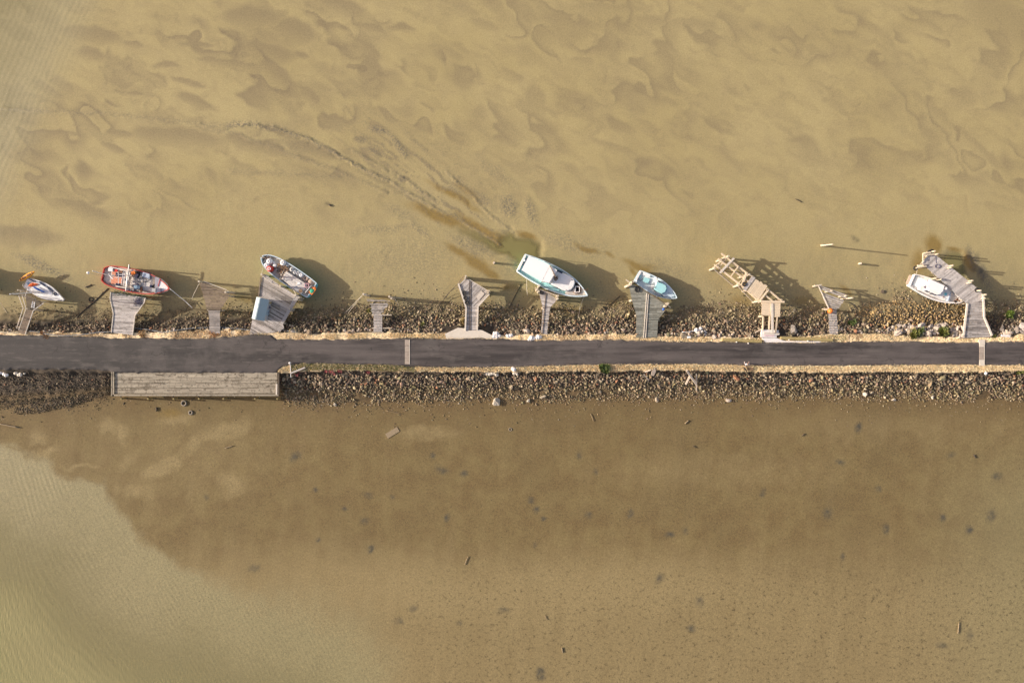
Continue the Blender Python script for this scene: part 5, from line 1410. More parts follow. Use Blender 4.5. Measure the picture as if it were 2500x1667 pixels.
    for i in range(30):
        p = b.l(R.uniform(318, 346), R.uniform(663, 710), 1.65); s_ = R.uniform(.06, .2); m.box(p, (s_, s_ * R.uniform(.4, 1.4), R.uniform(.08, .3)), R.uniform(0, 3), R.random())
    b.part(m, 'deck_litter', MT['cream'])
    for pts in ([(338,676),(350,681),(360,682),(368,676)], [(330,688),(352,689),(364,684),(368,680)], [(368,690),(355,688),(345,684)]):
        m = MB(); m.tube([b.l(x, y, 1.6) for x, y in pts], .03, 5); b.part(m, 'hose', MT['black'])
    b.slab([(341,700),(345,700),(345,713),(341,713)], 1.6, 2.0, 'bench', MT['rust'])
    t = MB(); c = W(271, 658, 1.42); t.box(c, (.65, .55, .4), -.1); single('fish_box', t, MT['canvas'], 'white lidded box on the after deck of the red rimmed boat', 'box', c)
    t = MB(); c = W(325, 666, 2.05)
    t.box(c, (.6, .45, .2), .3); single('oilskin', t, MT['orange'], 'small orange bundle amid the deck gear of the red rimmed boat', 'bundle', c)
boat_b()

# --- C: blue rimmed boat heaped with drums and floats
def boat_c():
    b = Boat('work_boat', 'open work boat with a pale blue rim, crammed with floats, at the shed jetty', 'work boat', (761, 709), (639, 627), 1.7)
    b.hull([(0,1.3),(.1,1.42),(.3,1.5),(.5,1.5),(.66,1.42),(.78,1.28),(.87,1.05),(.93,.82),(.97,.55),(1,.16)], 1.6, 1.95, .05, MT['turq'], MT['sky'], 1.25, MT['beige'], .12)
    b.slab([(699,662),(738,687),(748,694),(748,700),(735,719),(722,712),(702,692),(687,681)], .9, 1.85, 'cabin', MT['greydeck'], bev=.03)
    b.slab([(716,685),(728,690),(724,696),(734,693),(732,689),(720,686)], 1.85, 1.93, 'white_patch', MT['canvas'])
    b.slab([(720,698),(733,705),(728,712),(716,704)], 1.85, 1.95, 'hatch', MT['steel'])
    b.slab([(664,634),(683,641),(697,656),(690,662),(668,652),(660,645)], .95, 1.38, 'fore_platform', MT['cream'])
    b.slab([(643,640),(652,624),(660,622),(662,634),(650,642)], .95, 1.55, 'bow_deck', MT['beige'])
    b.slab([(746,700),(757,706),(750,718),(739,710)], 1.0, 1.5, 'stern_deck', MT['tan_bag']); b.slab([(737,712),(752,720),(750,724),(735,715)], 1.0, 1.55, 'stern_seat', MT['cream'])
    b.rod((692, 661, 2.4), (683, 682, 2.4), .05, 'roof_bar', MT['drift']); b.rod((700, 662, 2.4), (700, 663, 1.0), .05, 'roof_post', MT['drift']); b.rod((685, 682, 2.4), (685, 683, 1.0), .05, 'roof_post', MT['drift'])
    b.rod((638, 628, 1.9), (634, 625, 1.95), .04, 'bow_fitting', MT['steel'])
    R = random.Random(8)
    m = MB()
    for i in range(70):
        p = b.l(R.gauss(690, 6), R.gauss(655, 6), 1.42 + R.random() * .25); m.box(p, (R.uniform(.2, .7), R.uniform(.05, .14), .06), R.uniform(0, 3.1), R.random())
    b.part(m, 'scrap_heap', MT['brownbits'])
    m = MB()
    for i in range(40):
        p = b.l(R.gauss(688, 9), R.gauss(661, 7), 1.45); m.box(p, (R.uniform(.1, .3), R.uniform(.08, .2), .12), R.uniform(0, 3.1), R.random())
    b.part(m, 'pale_litter', MT['cream'])
    m = MB(); c = b.l(645, 627, 1.55); m.torus(c, .26, .07, 14, 6); m.torus(b.l(652, 626, 1.55), .3, .09, 14, 6); b.part(m, 'anchor_rope', MT['brownbits'])
    def drum(px, py, r, hgt, mat, label, hole=None, z=1.22, name='float'):
        c = W(px, py, z + hgt); z_ = z; m = MB(); m.lathe((c.x, c.y, z_), [(r * .85, 0), (r, .06), (r * 1.0, hgt * .7), (r * .86, hgt * .95), (r * .5, hgt), (.01, hgt)], 16)
        o = single(name, m, mat, label, 'float', (c.x, c.y, z_)); ORG[o.name] = Vector((c.x, c.y, z_))
        if hole: k = MB(); k.torus((c.x, c.y, z_ + hgt + .005), r * .42, r * .13, 12, 6, sq=.7); k.build('ring', hole, o)
    drum(656.5, 637.5, .44, .75, MT['canvas'], 'white round float nearest the bow of the blue rimmed work boat', MT['greygear'])
    drum(649.5, 648, .42, .7, MT['canvas'], 'white round float left of the red one in the blue rimmed work boat', MT['canvas'])
    drum(690, 641, .44, .75, MT['canvas'], 'white round float against the far side rail of the blue rimmed work boat', MT['greygear'])
    drum(657.5, 656, .46, .95, MT['redbright'], 'red float with a dark hole in its top in the blue rimmed work boat', MT['canvas'])
    drum(670.5, 648, .3, .5, MT['whitebag'], 'small white tub in the middle of the foredeck of the blue rimmed work boat', name='tub')
    drum(668, 641, .22, .45, MT['whitebag'], 'smallest white tub near the bow floats of the blue rimmed work boat', name='tub')
    drum(712.5, 657.5, .36, .55, MT['greygear'], 'grey float with a dark hole in the row along the work boat side deck', MT['black'])
    drum(700, 646, .34, .45, MT['greygear'], 'grey float next to the far side white one in the blue rimmed work boat', MT['steel'])
    drum(720, 664, .36, .5, MT['greygear'], 'grey float in the middle of the row along the work boat side deck', MT['steel'])
    drum(728, 667, .36, .5, MT['greygear'], 'grey float before the last one in the work boat side deck row', MT['steel'])
    drum(735, 671, .38, .5, MT['greygear'], 'last grey float beside the tan ring in the blue rimmed work boat', MT['canvas'])
    c = W(746, 679.5, 1.3); m = MB(); m.torus(c, .32, .17, 16, 8); single('ring_fender', m, MT['tan_bag'], 'tan ring lying beside a brown sack in the blue rimmed work boat', 'ring', c)
    c = W(759, 690, 1.3); m = MB(); m.ball(c, .52, 12, 8, .6); single('sack', m, MT['tan_bag'], 'brown sack in the far stern corner of the blue rimmed work boat', 'sack', c)
    c = W(749, 697, 1.75); m = MB()
    for dx, dy, L, B in ((0, .28, .6, .09), (0, -.28, .6, .09), (.28, 0, .09, .6), (-.28, 0, .09, .6)): m.box(c + Vector((dx, dy, 0)), (L, B, .3))
    single('crate', m, MT['pink'], 'pink open crate at the stern of the blue rimmed work boat', 'crate', c)
    c = W(744, 704, 1.7); m = MB(); m.lathe((c.x, c.y, 1.45), [(.25, 0), (.3, .3), (.34, .32), (.26, .33), (.24, .12), (.01, .1)], 16); single('bucket', m, MT['whitebag'], 'white bucket in front of the pink crate', 'bucket', c)
    c = W(734, 710, 1.9); m = MB(); m.box(c, (.5, .45, .12), .3); single('sack', m, MT['brownbits'], 'brown square bag on the near edge of the blue rimmed work boat', 'bag', c)
    t = thing('fish_cage', 'orange framed cage with bright green netting over the stern of the work boat', 'cage', W(761, 710, 1.5))
    m = MB()
    z = 1.75
    P = [W(765, 701, z), W(771, 706, z), W(762, 719, z), W(755, 713, z)]
    for i in range(4): m.cyl(P[i], P[(i + 1) % 4], .09, .09, 8)
    m.build('frame', MT['orange'], t)
    m = MB(); c = W(762, 710.5, 1.7); m.ball(c, .42, 12, 8, .5); m.build('netting', MT['netgreen'], t)
    m = MB(); m.ball(W(768, 703.5, 1.75), .24, 10, 6, .5); m.build('float', MT['orange'], t)
    rope([(745,715,1.8),(758,699,2.0),(761,697,1.8)], MT['canvas'], 'pale pole or line slung round the pink crate', .05, 'boat_hook')
boat_c()

# --- D: the large white boat
def boat_d():
    b = Boat('cabin_boat', 'largest boat, white and turquoise with a long white canopy, beside the slim jetty', 'boat', (1272, 641), (1434.5, 722), 1.9)
    b.hull([(0,1.42),(.1,1.62),(.25,1.78),(.42,1.84),(.58,1.74),(.72,1.46),(.84,1.02),(.93,.52),(1,.03)], 1.55, 2.3, .1, MT['turq'], MT['sky'], 1.35, MT['aqua'], .11)
    m = MB(); T = [i / 24 for i in range(25)]
    for sg in (1, -1): m.tube([(b.L * t, sg * (b.hb(t) + .03), b.zs(t) - .1) for t in T], .06, 6)
    m.tube([(-.02, -1.42, 1.5), (-.02, 1.42, 1.5)], .08, 6); b.part(m, 'rubbing_strake', MT['sky'])
    b.slab([(1281,623),(1285,623.5),(1268,659),(1263.5,658)], 1.3, 1.62, 'stern_deck', MT['white'])
    # wheelhouse below, canopy above
    b.slab([(1342,648),(1360,659),(1343,690),(1322,687)], 1.3, 3.2, 'wheelhouse', MT['white'], bev=.05)
    cn = b.slab([(1291,624.5),(1342.5,647.5),(1322.5,686.5),(1273,659.5)], 3.18, 3.26, 'canopy', MT['canvas'])
    c2 = b.slab([(1343.5,648),(1360,659.5),(1344,691),(1323.5,687)], 3.2, 3.3, 'wheelhouse_roof', MT['canvas'])
    for x, y in ((1291.5,625.5),(1274.5,658.5),(1341,648),(1322,685.5)): b.rod((x, y, 3.18), (x, y + .5, 1.3), .035, 'canopy_post', MT['steel'])
    for k in range(5):
        u = k / 5 + .06; p, q = (1286 - 11.5 * u, 627 + 20 * u), (1286 - 11.5 * (u + .13), 627 + 20 * (u + .13)); b.slab([p, (p[0] + 3.4, p[1] + 1.4), (q[0] + 3.4, q[1] + 1.4), q], 2.7, 3.12, 'stern_window', MT['navy'], zp=3.12)
    m = MB(); m.ball(b.l(1281, 636, 3.2), .15, 10, 6); b.part(m, 'stern_lamp', MT['canvas'])
    b.slab([(1357,660),(1370,663),(1392,674),(1402,682),(1404,690),(1401,700),(1394,708),(1385,711),(1374,708),(1345,694)], 1.4, 2.35, 'cabin', MT['white'], bev=.1)
    b.slab([(1358,657),(1374,664),(1372,668),(1356,660)], 2.1, 2.45, 'windscreen', MT['navy'])
    b.rod((1342.5, 648, 3.42), (1356.5, 676, 3.40), .07, 'mast', MT['wood_brown'], n=8); b.rod((1350, 668, 3.3), (1357, 680, 2.5), .06, 'mast_foot', MT['rust'], n=8)
    b.rod((1352, 671, 3.32), (1341, 690, 3.32), .035, 'roof_rail', MT['steel'])
    b.slab([(1337,690),(1345,696),(1374,712),(1378,717),(1368,718),(1345,708),(1326,697)], 1.3, 1.62, 'side_deck', MT['aqua'])
    b.slab([(1404,680),(1416,694),(1430,712),(1432,720),(1412,721),(1382,720),(1380,713),(1398,708),(1405,697)], 1.5, 1.92, 'foredeck', MT['cream'])
    b.slab([(1407,701),(1414,702),(1414,711),(1406,711)], 1.95, 2.06, 'hatch', MT['navy']); 
    m = MB(); c = b.l(1408, 709, 2.05)
    for q in ([(1405,699),(1415,700)], [(1415,700),(1415,713)], [(1415,713),(1404,714)], [(1404,714),(1405,699)]): m.cyl(b.l(*q[0], 2.1), b.l(*q[1], 2.1), .05, .05, 6)
    b.part(m, 'hatch_rim', MT['canvas'])
    R = random.Random(5); m = MB()
    for i in range(40): p = b.l(R.gauss(1412, 3.5), R.gauss(703, 5), 2.0); m.box(p, (R.uniform(.1, .4), R.uniform(.06, .18), .12), R.uniform(0, 3), R.random())
    m.tube([b.l(x, y, 2.05) for x, y in ((1399,714),(1407,717),(1414,716),(1419,711),(1416,704),(1421,700),(1430,708))], .05, 5)
    b.part(m, 'anchor_gear', MT['brownbits'])
    m = MB()
    for i in range(16): p = b.l(R.gauss(1408, 3), R.gauss(698, 4), 2.02); m.box(p, (R.uniform(.1, .4), R.uniform(.06, .2), .14), R.uniform(0, 3), R.random())
    b.part(m, 'deck_gear', MT['black'])
    m = MB(); m.tube([b.l(*p) for p in ((1424,706,2.3),(1430,709,2.35),(1434,708,2.2),(1434.5,704,2.0))], .05, 6); b.part(m, 'anchor', MT['rust'])
    for x, y in ((1367,709),(1382,709),(1396,683)): m = MB(); m.cyl(b.l(x, y, 2.3), b.l(x, y, 2.42), .08, .08, 8); b.part(m, 'deck_fitting', MT['navy'])
    m = MB()
    for i in range(22): p = b.l(R.gauss(1357, 3), R.gauss(679, 3), 2.42); m.box(p, (R.uniform(.1, .5), .06, .05), R.uniform(0, 3), R.random())
    b.part(m, 'rigging_heap', MT['brownbits'])
    for x in (1418, 1426): b.rod((x, 724, 1.6), (x - 2, 731, .2), .025, 'bow_chain', MT['steel'], n=5)
boat_d()

# --- E: pale blue launch
def boat_e():
    b = Boat('launch', 'pale blue open launch with an aqua cabin roof beside the greenish jetty', 'boat', (1555.5, 673), (1652.5, 728), 1.35)
    b.hull([(0,.95),(.12,1.1),(.3,1.24),(.48,1.3),(.62,1.2),(.76,.94),(.88,.58),(.95,.28),(1,.02)], 1.15, 1.6, .05, MT['slateblue'], MT['sky'], .95, MT['lightgreyblue'], .1)
    b.slab([(1562,661),(1567,662),(1553,687),(1549,685)], .9, 1.2, 'stern_deck', MT['white'])
    b.slab([(1571,664),(1588,671),(1586,677),(1570,671)], .75, 1.15, 'seat', MT['canvas'])
    b.slab([(1562,671),(1567,673),(1564,679),(1559,677)], .78, 1.03, 'floor_pad', MT['aqua']); b.slab([(1574,677),(1587,681),(1582,692),(1570,687)], .78, 1.1, 'engine_box', MT['aqua'])
    b.slab([(1604,684),(1629,693),(1640,707),(1648,722),(1640,727),(1622,724),(1604,712),(1594,703)], .8, 1.48, 'foredeck', MT['sky'], bev=.06)
    cb = b.slab([(1603,688),(1616,691),(1626,697),(1628,704),(1624,713),(1616,717),(1607,713),(1597,706)], 1.3, 1.95, 'cabin', MT['aqua'], bev=.08)
    for P in ([(1608,684.5),(1618.5,691.5),(1618,693),(1606.5,686.5)], [(1598,703.5),(1608.5,710),(1608,711.5),(1596.5,705)]): b.slab(P, 1.4, 1.86, 'side_window', MT['navy'], zp=1.86)
    for P in ([(1627,697.5),(1628.3,697.5),(1628.8,702),(1627.5,702)], [(1627,706),(1629,706.5),(1626,713),(1623.5,712)], [(1621,713.5),(1623.5,715),(1619,718),(1616.5,716.5)]): b.slab(P, 1.3, 1.74, 'windscreen', MT['slateblue'], zp=1.74)
    b.slab([(1592,696),(1600,693),(1599,701),(1593,705)], .8, 1.3, 'seat', MT['canvas']); b.slab([(1603,691),(1610,691),(1609,697),(1604,697)], .8, 1.6, 'seat', MT['canvas'])
    b.slab([(1603,712),(1614,718),(1611,722),(1600,716)], 1.2, 1.6, 'side_locker', MT['hatch'])
    m = MB(); m.tube([b.l(x, y, 1.0) for x, y in ((1558,680),(1561,684),(1564,686),(1567,682),(1570,678),(1568,684),(1564,684))], .03, 5); b.part(m, 'fuel_hose', MT['navy'])
    b.rod((1604, 676, 1.35), (1604, 686, 1.3), .04, 'grab_post', MT['rust'])
    m = MB(); m.tube([b.l(x, y, 1.55) for x, y in ((1632,714),(1635,718),(1638,716),(1642,714),(1640,718))], .035, 5); b.part(m, 'bow_line', MT['slateblue'])
    m = MB(); m.tube([b.l(*p) for p in ((1592,706,1.7),(1600,712,1.75),(1610,717,1.75),(1614,717,1.6))], .03, 5); b.part(m, 'hand_rail', MT['steel'])
    for x, y in ((1603, 724), (1554, 686)):
        m = MB(); c = b.l(x, y, 1.2); m.ball(c, .15, 10, 8, 1.3); b.part(m, 'fender', MT['canvas'])
    for x, y in ((1596,690),(1602,690),(1612,691),(1553.5,685)): m = MB(); m.cyl(b.l(x, y, .8), b.l(x, y, 1.25), .06, .06, 8); b.part(m, 'cleat', MT['navy'])
boat_e()

# --- F: white cruiser on the right
def boat_f():
    b = Boat('motor_cruiser', 'white motor cruiser with a hard top and dark side windows under the long bent jetty', 'motor cruiser', (2229, 684), (2349, 737), 1.5)
    b.hull([(0,1.02),(.12,1.24),(.3,1.42),(.48,1.46),(.62,1.34),(.76,1.06),(.87,.68),(.95,.32),(1,.02)], 1.25, 1.85, .06, MT['sky'], MT['white'], 1.0, MT['white'], .12)
    b.slab([(2221,671),(2230,674),(2221,698),(2212,692)], .55, .68, 'swim_platform', MT['tan_bag'])
    b.slab([(2237,674),(2252,678),(2246,704),(2229,696)], .95, 1.05, 'cockpit_floor', MT['lightgreyblue'])
    b.slab([(2252,680),(2272,680),(2306,694),(2324,708),(2322,728),(2310,731),(2284,724),(2244,707)], 1.0, 1.75, 'cabin', MT['white'], bev=.05)
    b.slab([(2272,682),(2306,697),(2303,712),(2297,718),(2289,720),(2266,710)], 1.6, 2.5, 'deckhouse', MT['white'], bev=.06)
    b.slab([(2273,683),(2306,697),(2302,711),(2295,716),(2271,706),(2262,700)], 2.66, 2.74, 'hard_top', MT['canvas'])
    for P in ([(2261,710),(2263.5,708),(2272,711),(2269,713.5)], [(2273,716),(2276,713.5),(2282,716),(2279,718.5)], [(2282,718.5),(2285,716.5),(2290,718.5),(2287,721)]): b.slab(P, 1.5, 2.35, 'side_window', MT['navy'], zp=2.35)
    for P in ([(2264,684),(2270,682),(2271,685),(2266,687)], [(2256,700),(2261,697),(2264,700),(2259,704)]): b.slab(P, 1.2, 1.9, 'rear_window', MT['purplegrey'], zp=1.9)
    m = MB(); c = b.l(2309.5, 704, 2.5); m.ball(c, .26, 14, 8, .6); b.part(m, 'radar_dome', MT['canvas']); b.rod((2309, 704, 2.4), (2308, 704, 1.6), .08, 'radar_mast', MT['white'])
    b.slab([(2307,715),(2312,715),(2311,721),(2306,721)], 1.75, 1.86, 'hatch', MT['turq']); b.slab([(2303,724),(2306,725),(2305,727),(2302,726)], 1.74, 1.84, 'deck_fitting', MT['rust'])
    b.slab([(2320,713),(2322,713),(2316,735),(2313,735)], 1.3, 1.8, 'deck_step', MT['hatch'])
    m = MB(); m.tube([b.l(*p) for p in ((2332,718,2.3),(2343,729,2.35),(2350,736,2.35),(2344,740,2.3),(2330,741,2.3))], .03, 6)
    for x, y in ((2336,722),(2343,729),(2344,740),(2333,741)): m.cyl(b.l(x, y, 2.3), b.l(x, y, 1.6), .025, .025, 5)
    b.part(m, 'bow_rail', MT['steel'])
    R = random.Random(6); m = MB()
    for i in range(14): p = b.l(R.gauss(2338, 4), R.gauss(733, 3), 1.75); m.box(p, (R.uniform(.08, .3), R.uniform(.06, .16), .1), R.uniform(0, 3), R.random())
    b.part(m, 'anchor_gear', MT['rust'])
    b.slab([(2331,733),(2338,735),(2336,739),(2330,737)], 1.6, 1.8, 'anchor_well', MT['black'])
    for x, y in ((2283, 685), (2313, 705)):
        m = MB(); c = b.l(x, y, 1.3); m.ball(c, .13, 10, 8, 1.6); b.part(m, 'fender', MT['black'])
boat_f()

# --- the boat just outside the left edge, whose shadow falls into the picture
def boat_g():
    b = Boat('cabin_boat', 'white boat just beyond the left edge, only its long shadow lies on the mud', 'boat', (-125, 660), (-28, 712), 1.9)
    b.hull([(0,1.2),(.15,1.45),(.4,1.6),(.6,1.45),(.8,.95),(.93,.4),(1,.03)], 1.7, 2.3, .06, MT['white'], MT['white'], 1.2, MT['white'], .12)
    b.slab([(-108,650),(-58,676),(-72,706),(-120,680)], 1.2, 3.1, 'cabin', MT['white'], bev=.05)
    b.slab([(-104,655),(-70,673),(-80,694),(-112,676)], 3.1, 4.1, 'wheelhouse', MT['white'], bev=.05)
boat_g()

# ------------------------------------------------------------------ ropes, cables and small things
def gp(px, py, dz=.06):
    p = W(px, py, 0); z = gz(p.x, p.y); q = W(px, py, z); return (px, py, gz(q.x, q.y) + dz)
rope([(414,704,2.2),(452,735,.6),(470,752,.5)], MT['canvas'], 'pale rope from the bow of the red rimmed boat to the stones', .035)
rope([(487,691,2.9),(476,712,1.6),(468,730,.5)], MT['rope'], 'pale rope from the left pile of the brown jetty down to the mud', .03)
rope([(885,720,2.8),(862,744,1.4),(838,768,.5)], MT['rope'], 'upper one of two pale ropes left of the narrow slatted jetty', .025)
rope([(884,722,2.6),(868,742,1.5),(848,766,.6)], MT['rope'], 'lower one of two pale ropes left of the narrow slatted jetty', .025)
rope([(950,725,2.9),(965,726,2.2),(983,728,1.0)], MT['rope'], 'pale line trailing right from the narrow slatted jetty head', .03)
rope([(963,727,2.2),(974,746,.8)], MT['rope'], 'short pale line down to the stones right of the narrow slatted jetty', .025)
rope([(1122,690,2.0),(1104,706,1.0),(1085,730,.4),(1066,752,.4)], MT['ropedark'], 'dark rope running from the arrow headed jetty down to the stones', .04)
rope([(1121,702,1.8),(1108,705,1.1),(1094,716,.4),(1083,730,.2)], MT['ropedark'], 'second dark rope joining the first one left of the arrow headed jetty', .035)
rope([(1286,682,1.4),(1286,705,.5),(1288,722,.15)], MT['rope'], 'pale rope hanging from the side of the large white boat to the mud', .035)
rope([gp(1272,694),gp(1258,722),gp(1243,752)], MT['ropedark'], 'dark rope lying slantwise on the mud left of the slim jetty', .05)
rope([gp(1514,722),gp(1492,742),gp(1472,760)], MT['ropedark'], 'dark rope lying on the mud left of the broad greenish jetty', .05)
rope([(1424,727,.9),gp(1416,752),gp(1412,776)], MT['rope'], 'pale chain from the bow of the large white boat to the stones', .03)
rope([(643,648,1.8),(641,660,2.8),(638,671,3.3)], MT['rope'], 'line from the blue rimmed work boat to the white topped corner pile', .025)
rope([(640,672,3.2),(668,684,2.4),(686,690,1.8)], MT['rope'], 'upper pale line between the shed jetty and the blue rimmed work boat', .03)
rope([(640,672,2.9),(660,690,2.4),(682,697,2.4)], MT['rope'], 'lower pale line between the shed jetty and the blue rimmed work boat', .03)
rope([(709,700,1.7),(717,709,2.0),(722,717,2.6)], MT['rope'], 'pale line from the work boat cabin to the right pile of the shed jetty', .035)
rope([(2255,633,2.4),(2240,656,1.7),(2237,670,1.3)], MT['rope'], 'pale line from the bent jetty tip to the stern of the white cruiser', .03)
rope([(2274,665,2.3),(2282,676,1.7),(2286,684,1.4)], MT['rope'], 'pale line from the middle of the long bent jetty to the white cruiser', .03)
rope([(2349,737,1.9),(2356,742,2.3)], MT['ropedark'], 'short dark line from the cruiser bow to the bent jetty', .04)
rope([(0,738,1.2),gp(9,752),gp(17,764)], MT['rope'], 'thin pale line running off the left edge of the picture', .025)
rope([gp(2062,737),gp(2072,738),gp(2085,745),gp(2091,753)], MT['ropedark'], 'dark curved hose on the mud right of the orange buoy jetty', .06)
def ground_line(pts, mat, label, r=.03, name='rope', dz=.12):
    Q = []
    for (x0, y0), (x1, y1) in zip(pts[:-1], pts[1:]):
        n = max(2, int(math.hypot(x1 - x0, y1 - y0) / 5))
        for i in range(n):
            u = i / n; Q.append((x0 + (x1 - x0) * u, y0 + (y1 - y0) * u))
    Q.append(pts[-1]); P = []
    for x, y in Q:
        z = 1.9
        for _ in range(4): p = W(x, y, z); z = gz(p.x, p.y)
        P.append(W(x, y, z + dz))
    m = MB(); m.tube(P, r, 5); return single(name, m, mat, label, 'rope', P[0])
ground_line([(0,811),(45,812)], MT['ropeblue'], 'grey rope end at the road edge left of the far left jetty', .04)
ground_line([(72,808),(95,810),(110,815),(140,819),(175,819),(205,816),(240,811),(272,810)], MT['ropeblue'], 'grey blue rope along the road edge between the two leftmost jetties', .05, dz=.18)
ground_line([(327,801),(360,804),(380,808),(396,812),(430,806),(470,801),(510,799)], MT['ropeblue'], 'grey rope along the bank between the wide flared and the brown jetty', .045, dz=.18)
ground_line([(538,799),(565,801),(590,803),(610,806)], MT['ropeblue'], 'grey rope between the brown jetty and the shed jetty', .045, dz=.18)
ground_line([(688,806),(705,808),(728,812)], MT['ropeblue'], 'short grey rope right of the shed jetty root', .04, dz=.2)
ground_line([(264,704),(245,722),(228,738),(205,758),(187,776)], MT['ropedark'], 'thick dark cable running from under the red rimmed boat to the stones', .09, 'cable', .04)
ground_line([(252,712),(236,733),(214,752)], MT['ropedark'], 'thinner dark cable beside the thick one left of the wide flared jetty', .05, 'cable', .04)
ground_line([(1665,810),(1675,811),(1686,809),(1698,807),(1706,803)], MT['canvas'], 'white rope trailing from the heap of white sheeting', .06, 'rope', .25)

def stick(px0, py0, px1, py1, r, mat, label, dz=.08, name='driftwood', cat='driftwood', r1=None):
    a, b = W(px0, py0, .1), W(px1, py1, .1); a.z = gz(a.x, a.y) + dz; b.z = gz(b.x, b.y) + dz; m = MB(); n = 5; pts = [a.lerp(b, i / n) + Vector((rng.uniform(-.03, .03), rng.uniform(-.03, .03), rng.uniform(0, .04))) for i in range(n + 1)]
    m.tube(pts, r, 7); single(name, m, mat, label, cat, a)
stick(-6, 1033, 46, 1044, 0.091, MT['mudwood' if 1 else 'drift'], 'long pale log on the mud at the left edge below the road', .1)
stick(942, 1002, 982, 1010, 0.028, MT['mudwood' if 1 else 'drift'], 'thin pale stick on the brown mud right of the long wharf')
stick(548, 1094, 568, 1088, 0.056, MT['mudwood' if 1 else 'drift'], 'crooked pale stick on the mud below the long wharf')
stick(1142, 1358, 1135, 1378, 0.049, MT['mudwood' if 1 else 'drift'], 'dark edged stick lying upright in the picture low on the brown mud')
stick(1442, 1010, 1449, 1028, 0.042, MT['mudwood' if 1 else 'drift'], 'short pale stick on the mud left of the crossed beams')
stick(1672, 1034, 1682, 1026, 0.084, MT['mudwood' if 1 else 'drift'], 'short forked pale stump on the mud below the crossed beams')
stick(1692, 1088, 1700, 1093, .05, MT['wood_dark'], 'small dark stick on the mud well below the crossed beams')
stick(2342, 1520, 2339, 1546, 0.063, MT['mudwood' if 1 else 'drift'], 'pale splintered stick low at the right of the brown mud')
stick(1372, 1580, 1374, 1592, 0.077, MT['mudwood' if 1 else 'drift'], 'pale wood scrap near the bottom middle of the picture')
stick(1330, 1502, 1335, 1512, 0.049, MT['mudwood' if 1 else 'drift'], 'tiny pale stick near the bottom middle of the mud')
stick(2378, 1110, 2383, 1118, .09, MT['wood_dark'], 'small dark curved scrap on the mud at the right')
stick(1942, 486, 1958, 494, .05, MT['wood_dark'], 'tiny dark stick alone on the sand flat above the new timber stage')
stick(803, 499, 808, 503, .12, MT['wood_dark'], 'small dark lump alone on the sand flat above the shed jetty')
stick(208, 701, 224, 695, .08, MT['wood_dark'], 'short dark plank on the mud left of the red rimmed boat')
stick(216, 736, 230, 739, 0.035, MT['mudwood' if 1 else 'drift'], 'short pale stick by the dark cables')
stick(1462, 760, 1469, 751, 0.056, MT['mudwood' if 1 else 'drift'], 'short pale plank at the foot of the stones left of the greenish jetty')
stick(382, 994, 382, 1004, .1, MT['wood_dark'], 'short dark post lying on the mud below the long wharf')
stick(1958, 1064, 1964, 1058, .07, MT['wood_dark'], 'small dark stick on the mud below the bank, right half')
def flat_tyre(px, py, R, r, mat, label, z=None):
    p = W(px, py, 0); zz = gz(p.x, p.y) + r * .6; m = MB(); c = W(px, py, zz); m.torus(c, R, r, 18, 8); single('tyre', m, mat, label, 'tyre', c)
flat_tyre(449, 984, .36, .12, MT['mudtyre'], 'larger pale mud coated tyre below the long wharf')
flat_tyre(465.5, 1007, .27, .11, MT['mudtyre'], 'smaller pale mud coated tyre lying lower on the mud below the long wharf')
flat_tyre(222, 731, .3, .08, MT['ropedark'], 'dark tyre half sunk in the mud beside the dark cables')
flat_tyre(1246, 1048, .22, .05, MT['mudtyre'], 'small half buried ring on the brown mud in the middle')
m = MB(); m.box(W(958, 1056, .03) + Vector((0, 0, gz(*W2(958, 1056)) - .0)), (2.1, .8, .08), .55); single('board', m, MT['mudwood'], 'rectangular mud coated board half sunk in the brown mud', 'board', W(958, 1056, 0))

# crossed driftwood beams on the landward bank
def bank_beam(a, b, za, zb, w_, h_, mat, label, name='driftwood', cat='driftwood'):
    m = MB(); m.beam(W(*a, za), W(*b, zb), w_, h_, .7); single(name, m, mat, label, cat, W(*a, za))
bank_beam((1676, 904), (1700, 938), 2.75, 1.75, .26, .24, MT['drift'], 'thickest bleached beam slanting down the landward stone bank')
bank_beam((1684.5, 918), (1674, 938), 2.2, 1.6, .24, .22, MT['drift'], 'shorter bleached beam crossing under the thickest one')
bank_beam((1700, 913), (1700.5, 953), 2.3, .8, .14, .12, MT['drift'], 'thin bleached pole at the right end of the crossed beams')
bank_beam((1589, 903), (1574, 908), 2.5, 2.3, .16, .12, MT['drift'], 'grey plank end on the verge left of the crossed beams')
bank_beam((1572, 914), (1584, 928), 2.1, 1.6, .14, .1, MT['drift'], 'bent pale branch on the landward stones left of the crossed beams')
m = MB(); c = W(1595, 908, 2.5); m.prism([(c.x - .35, c.y - .5), (c.x + .1, c.y - .6), (c.x + .4, c.y + .1), (c.x + .25, c.y + .55), (c.x - .2, c.y + .2)], 2.3, 2.48); single('stone_slab', m, MT['drain'], 'flat grey stone slab at the verge left of the crossed beams', 'slab', c)
bank_beam((708.5, 890), (710, 921), 2.65, 2.0, .08, .08, MT['canvas'], 'thin white pole lying across the verge near the wharf end', 'fallen_pole', 'pole')
c = W(707.5, 886, 2.7); m = MB(); m.ball(c, .17, 10, 8, 1.2); o = single('pole_head', m, MT['canvas'], 'rounded white cap at the road end of the thin white pole', 'cap', c)
bank_beam((709, 911), (745, 897), 2.45, 2.5, .22, .14, MT['wood_pale'], 'long grey plank lying slantwise on the verge near the wharf end', 'plank', 'plank')
bank_beam((1816, 897), (1822, 905), 2.75, 2.5, .18, .2, MT['wood_dark'], 'short dark post end leaning in the dry grass below the walking person', 'post', 'post')
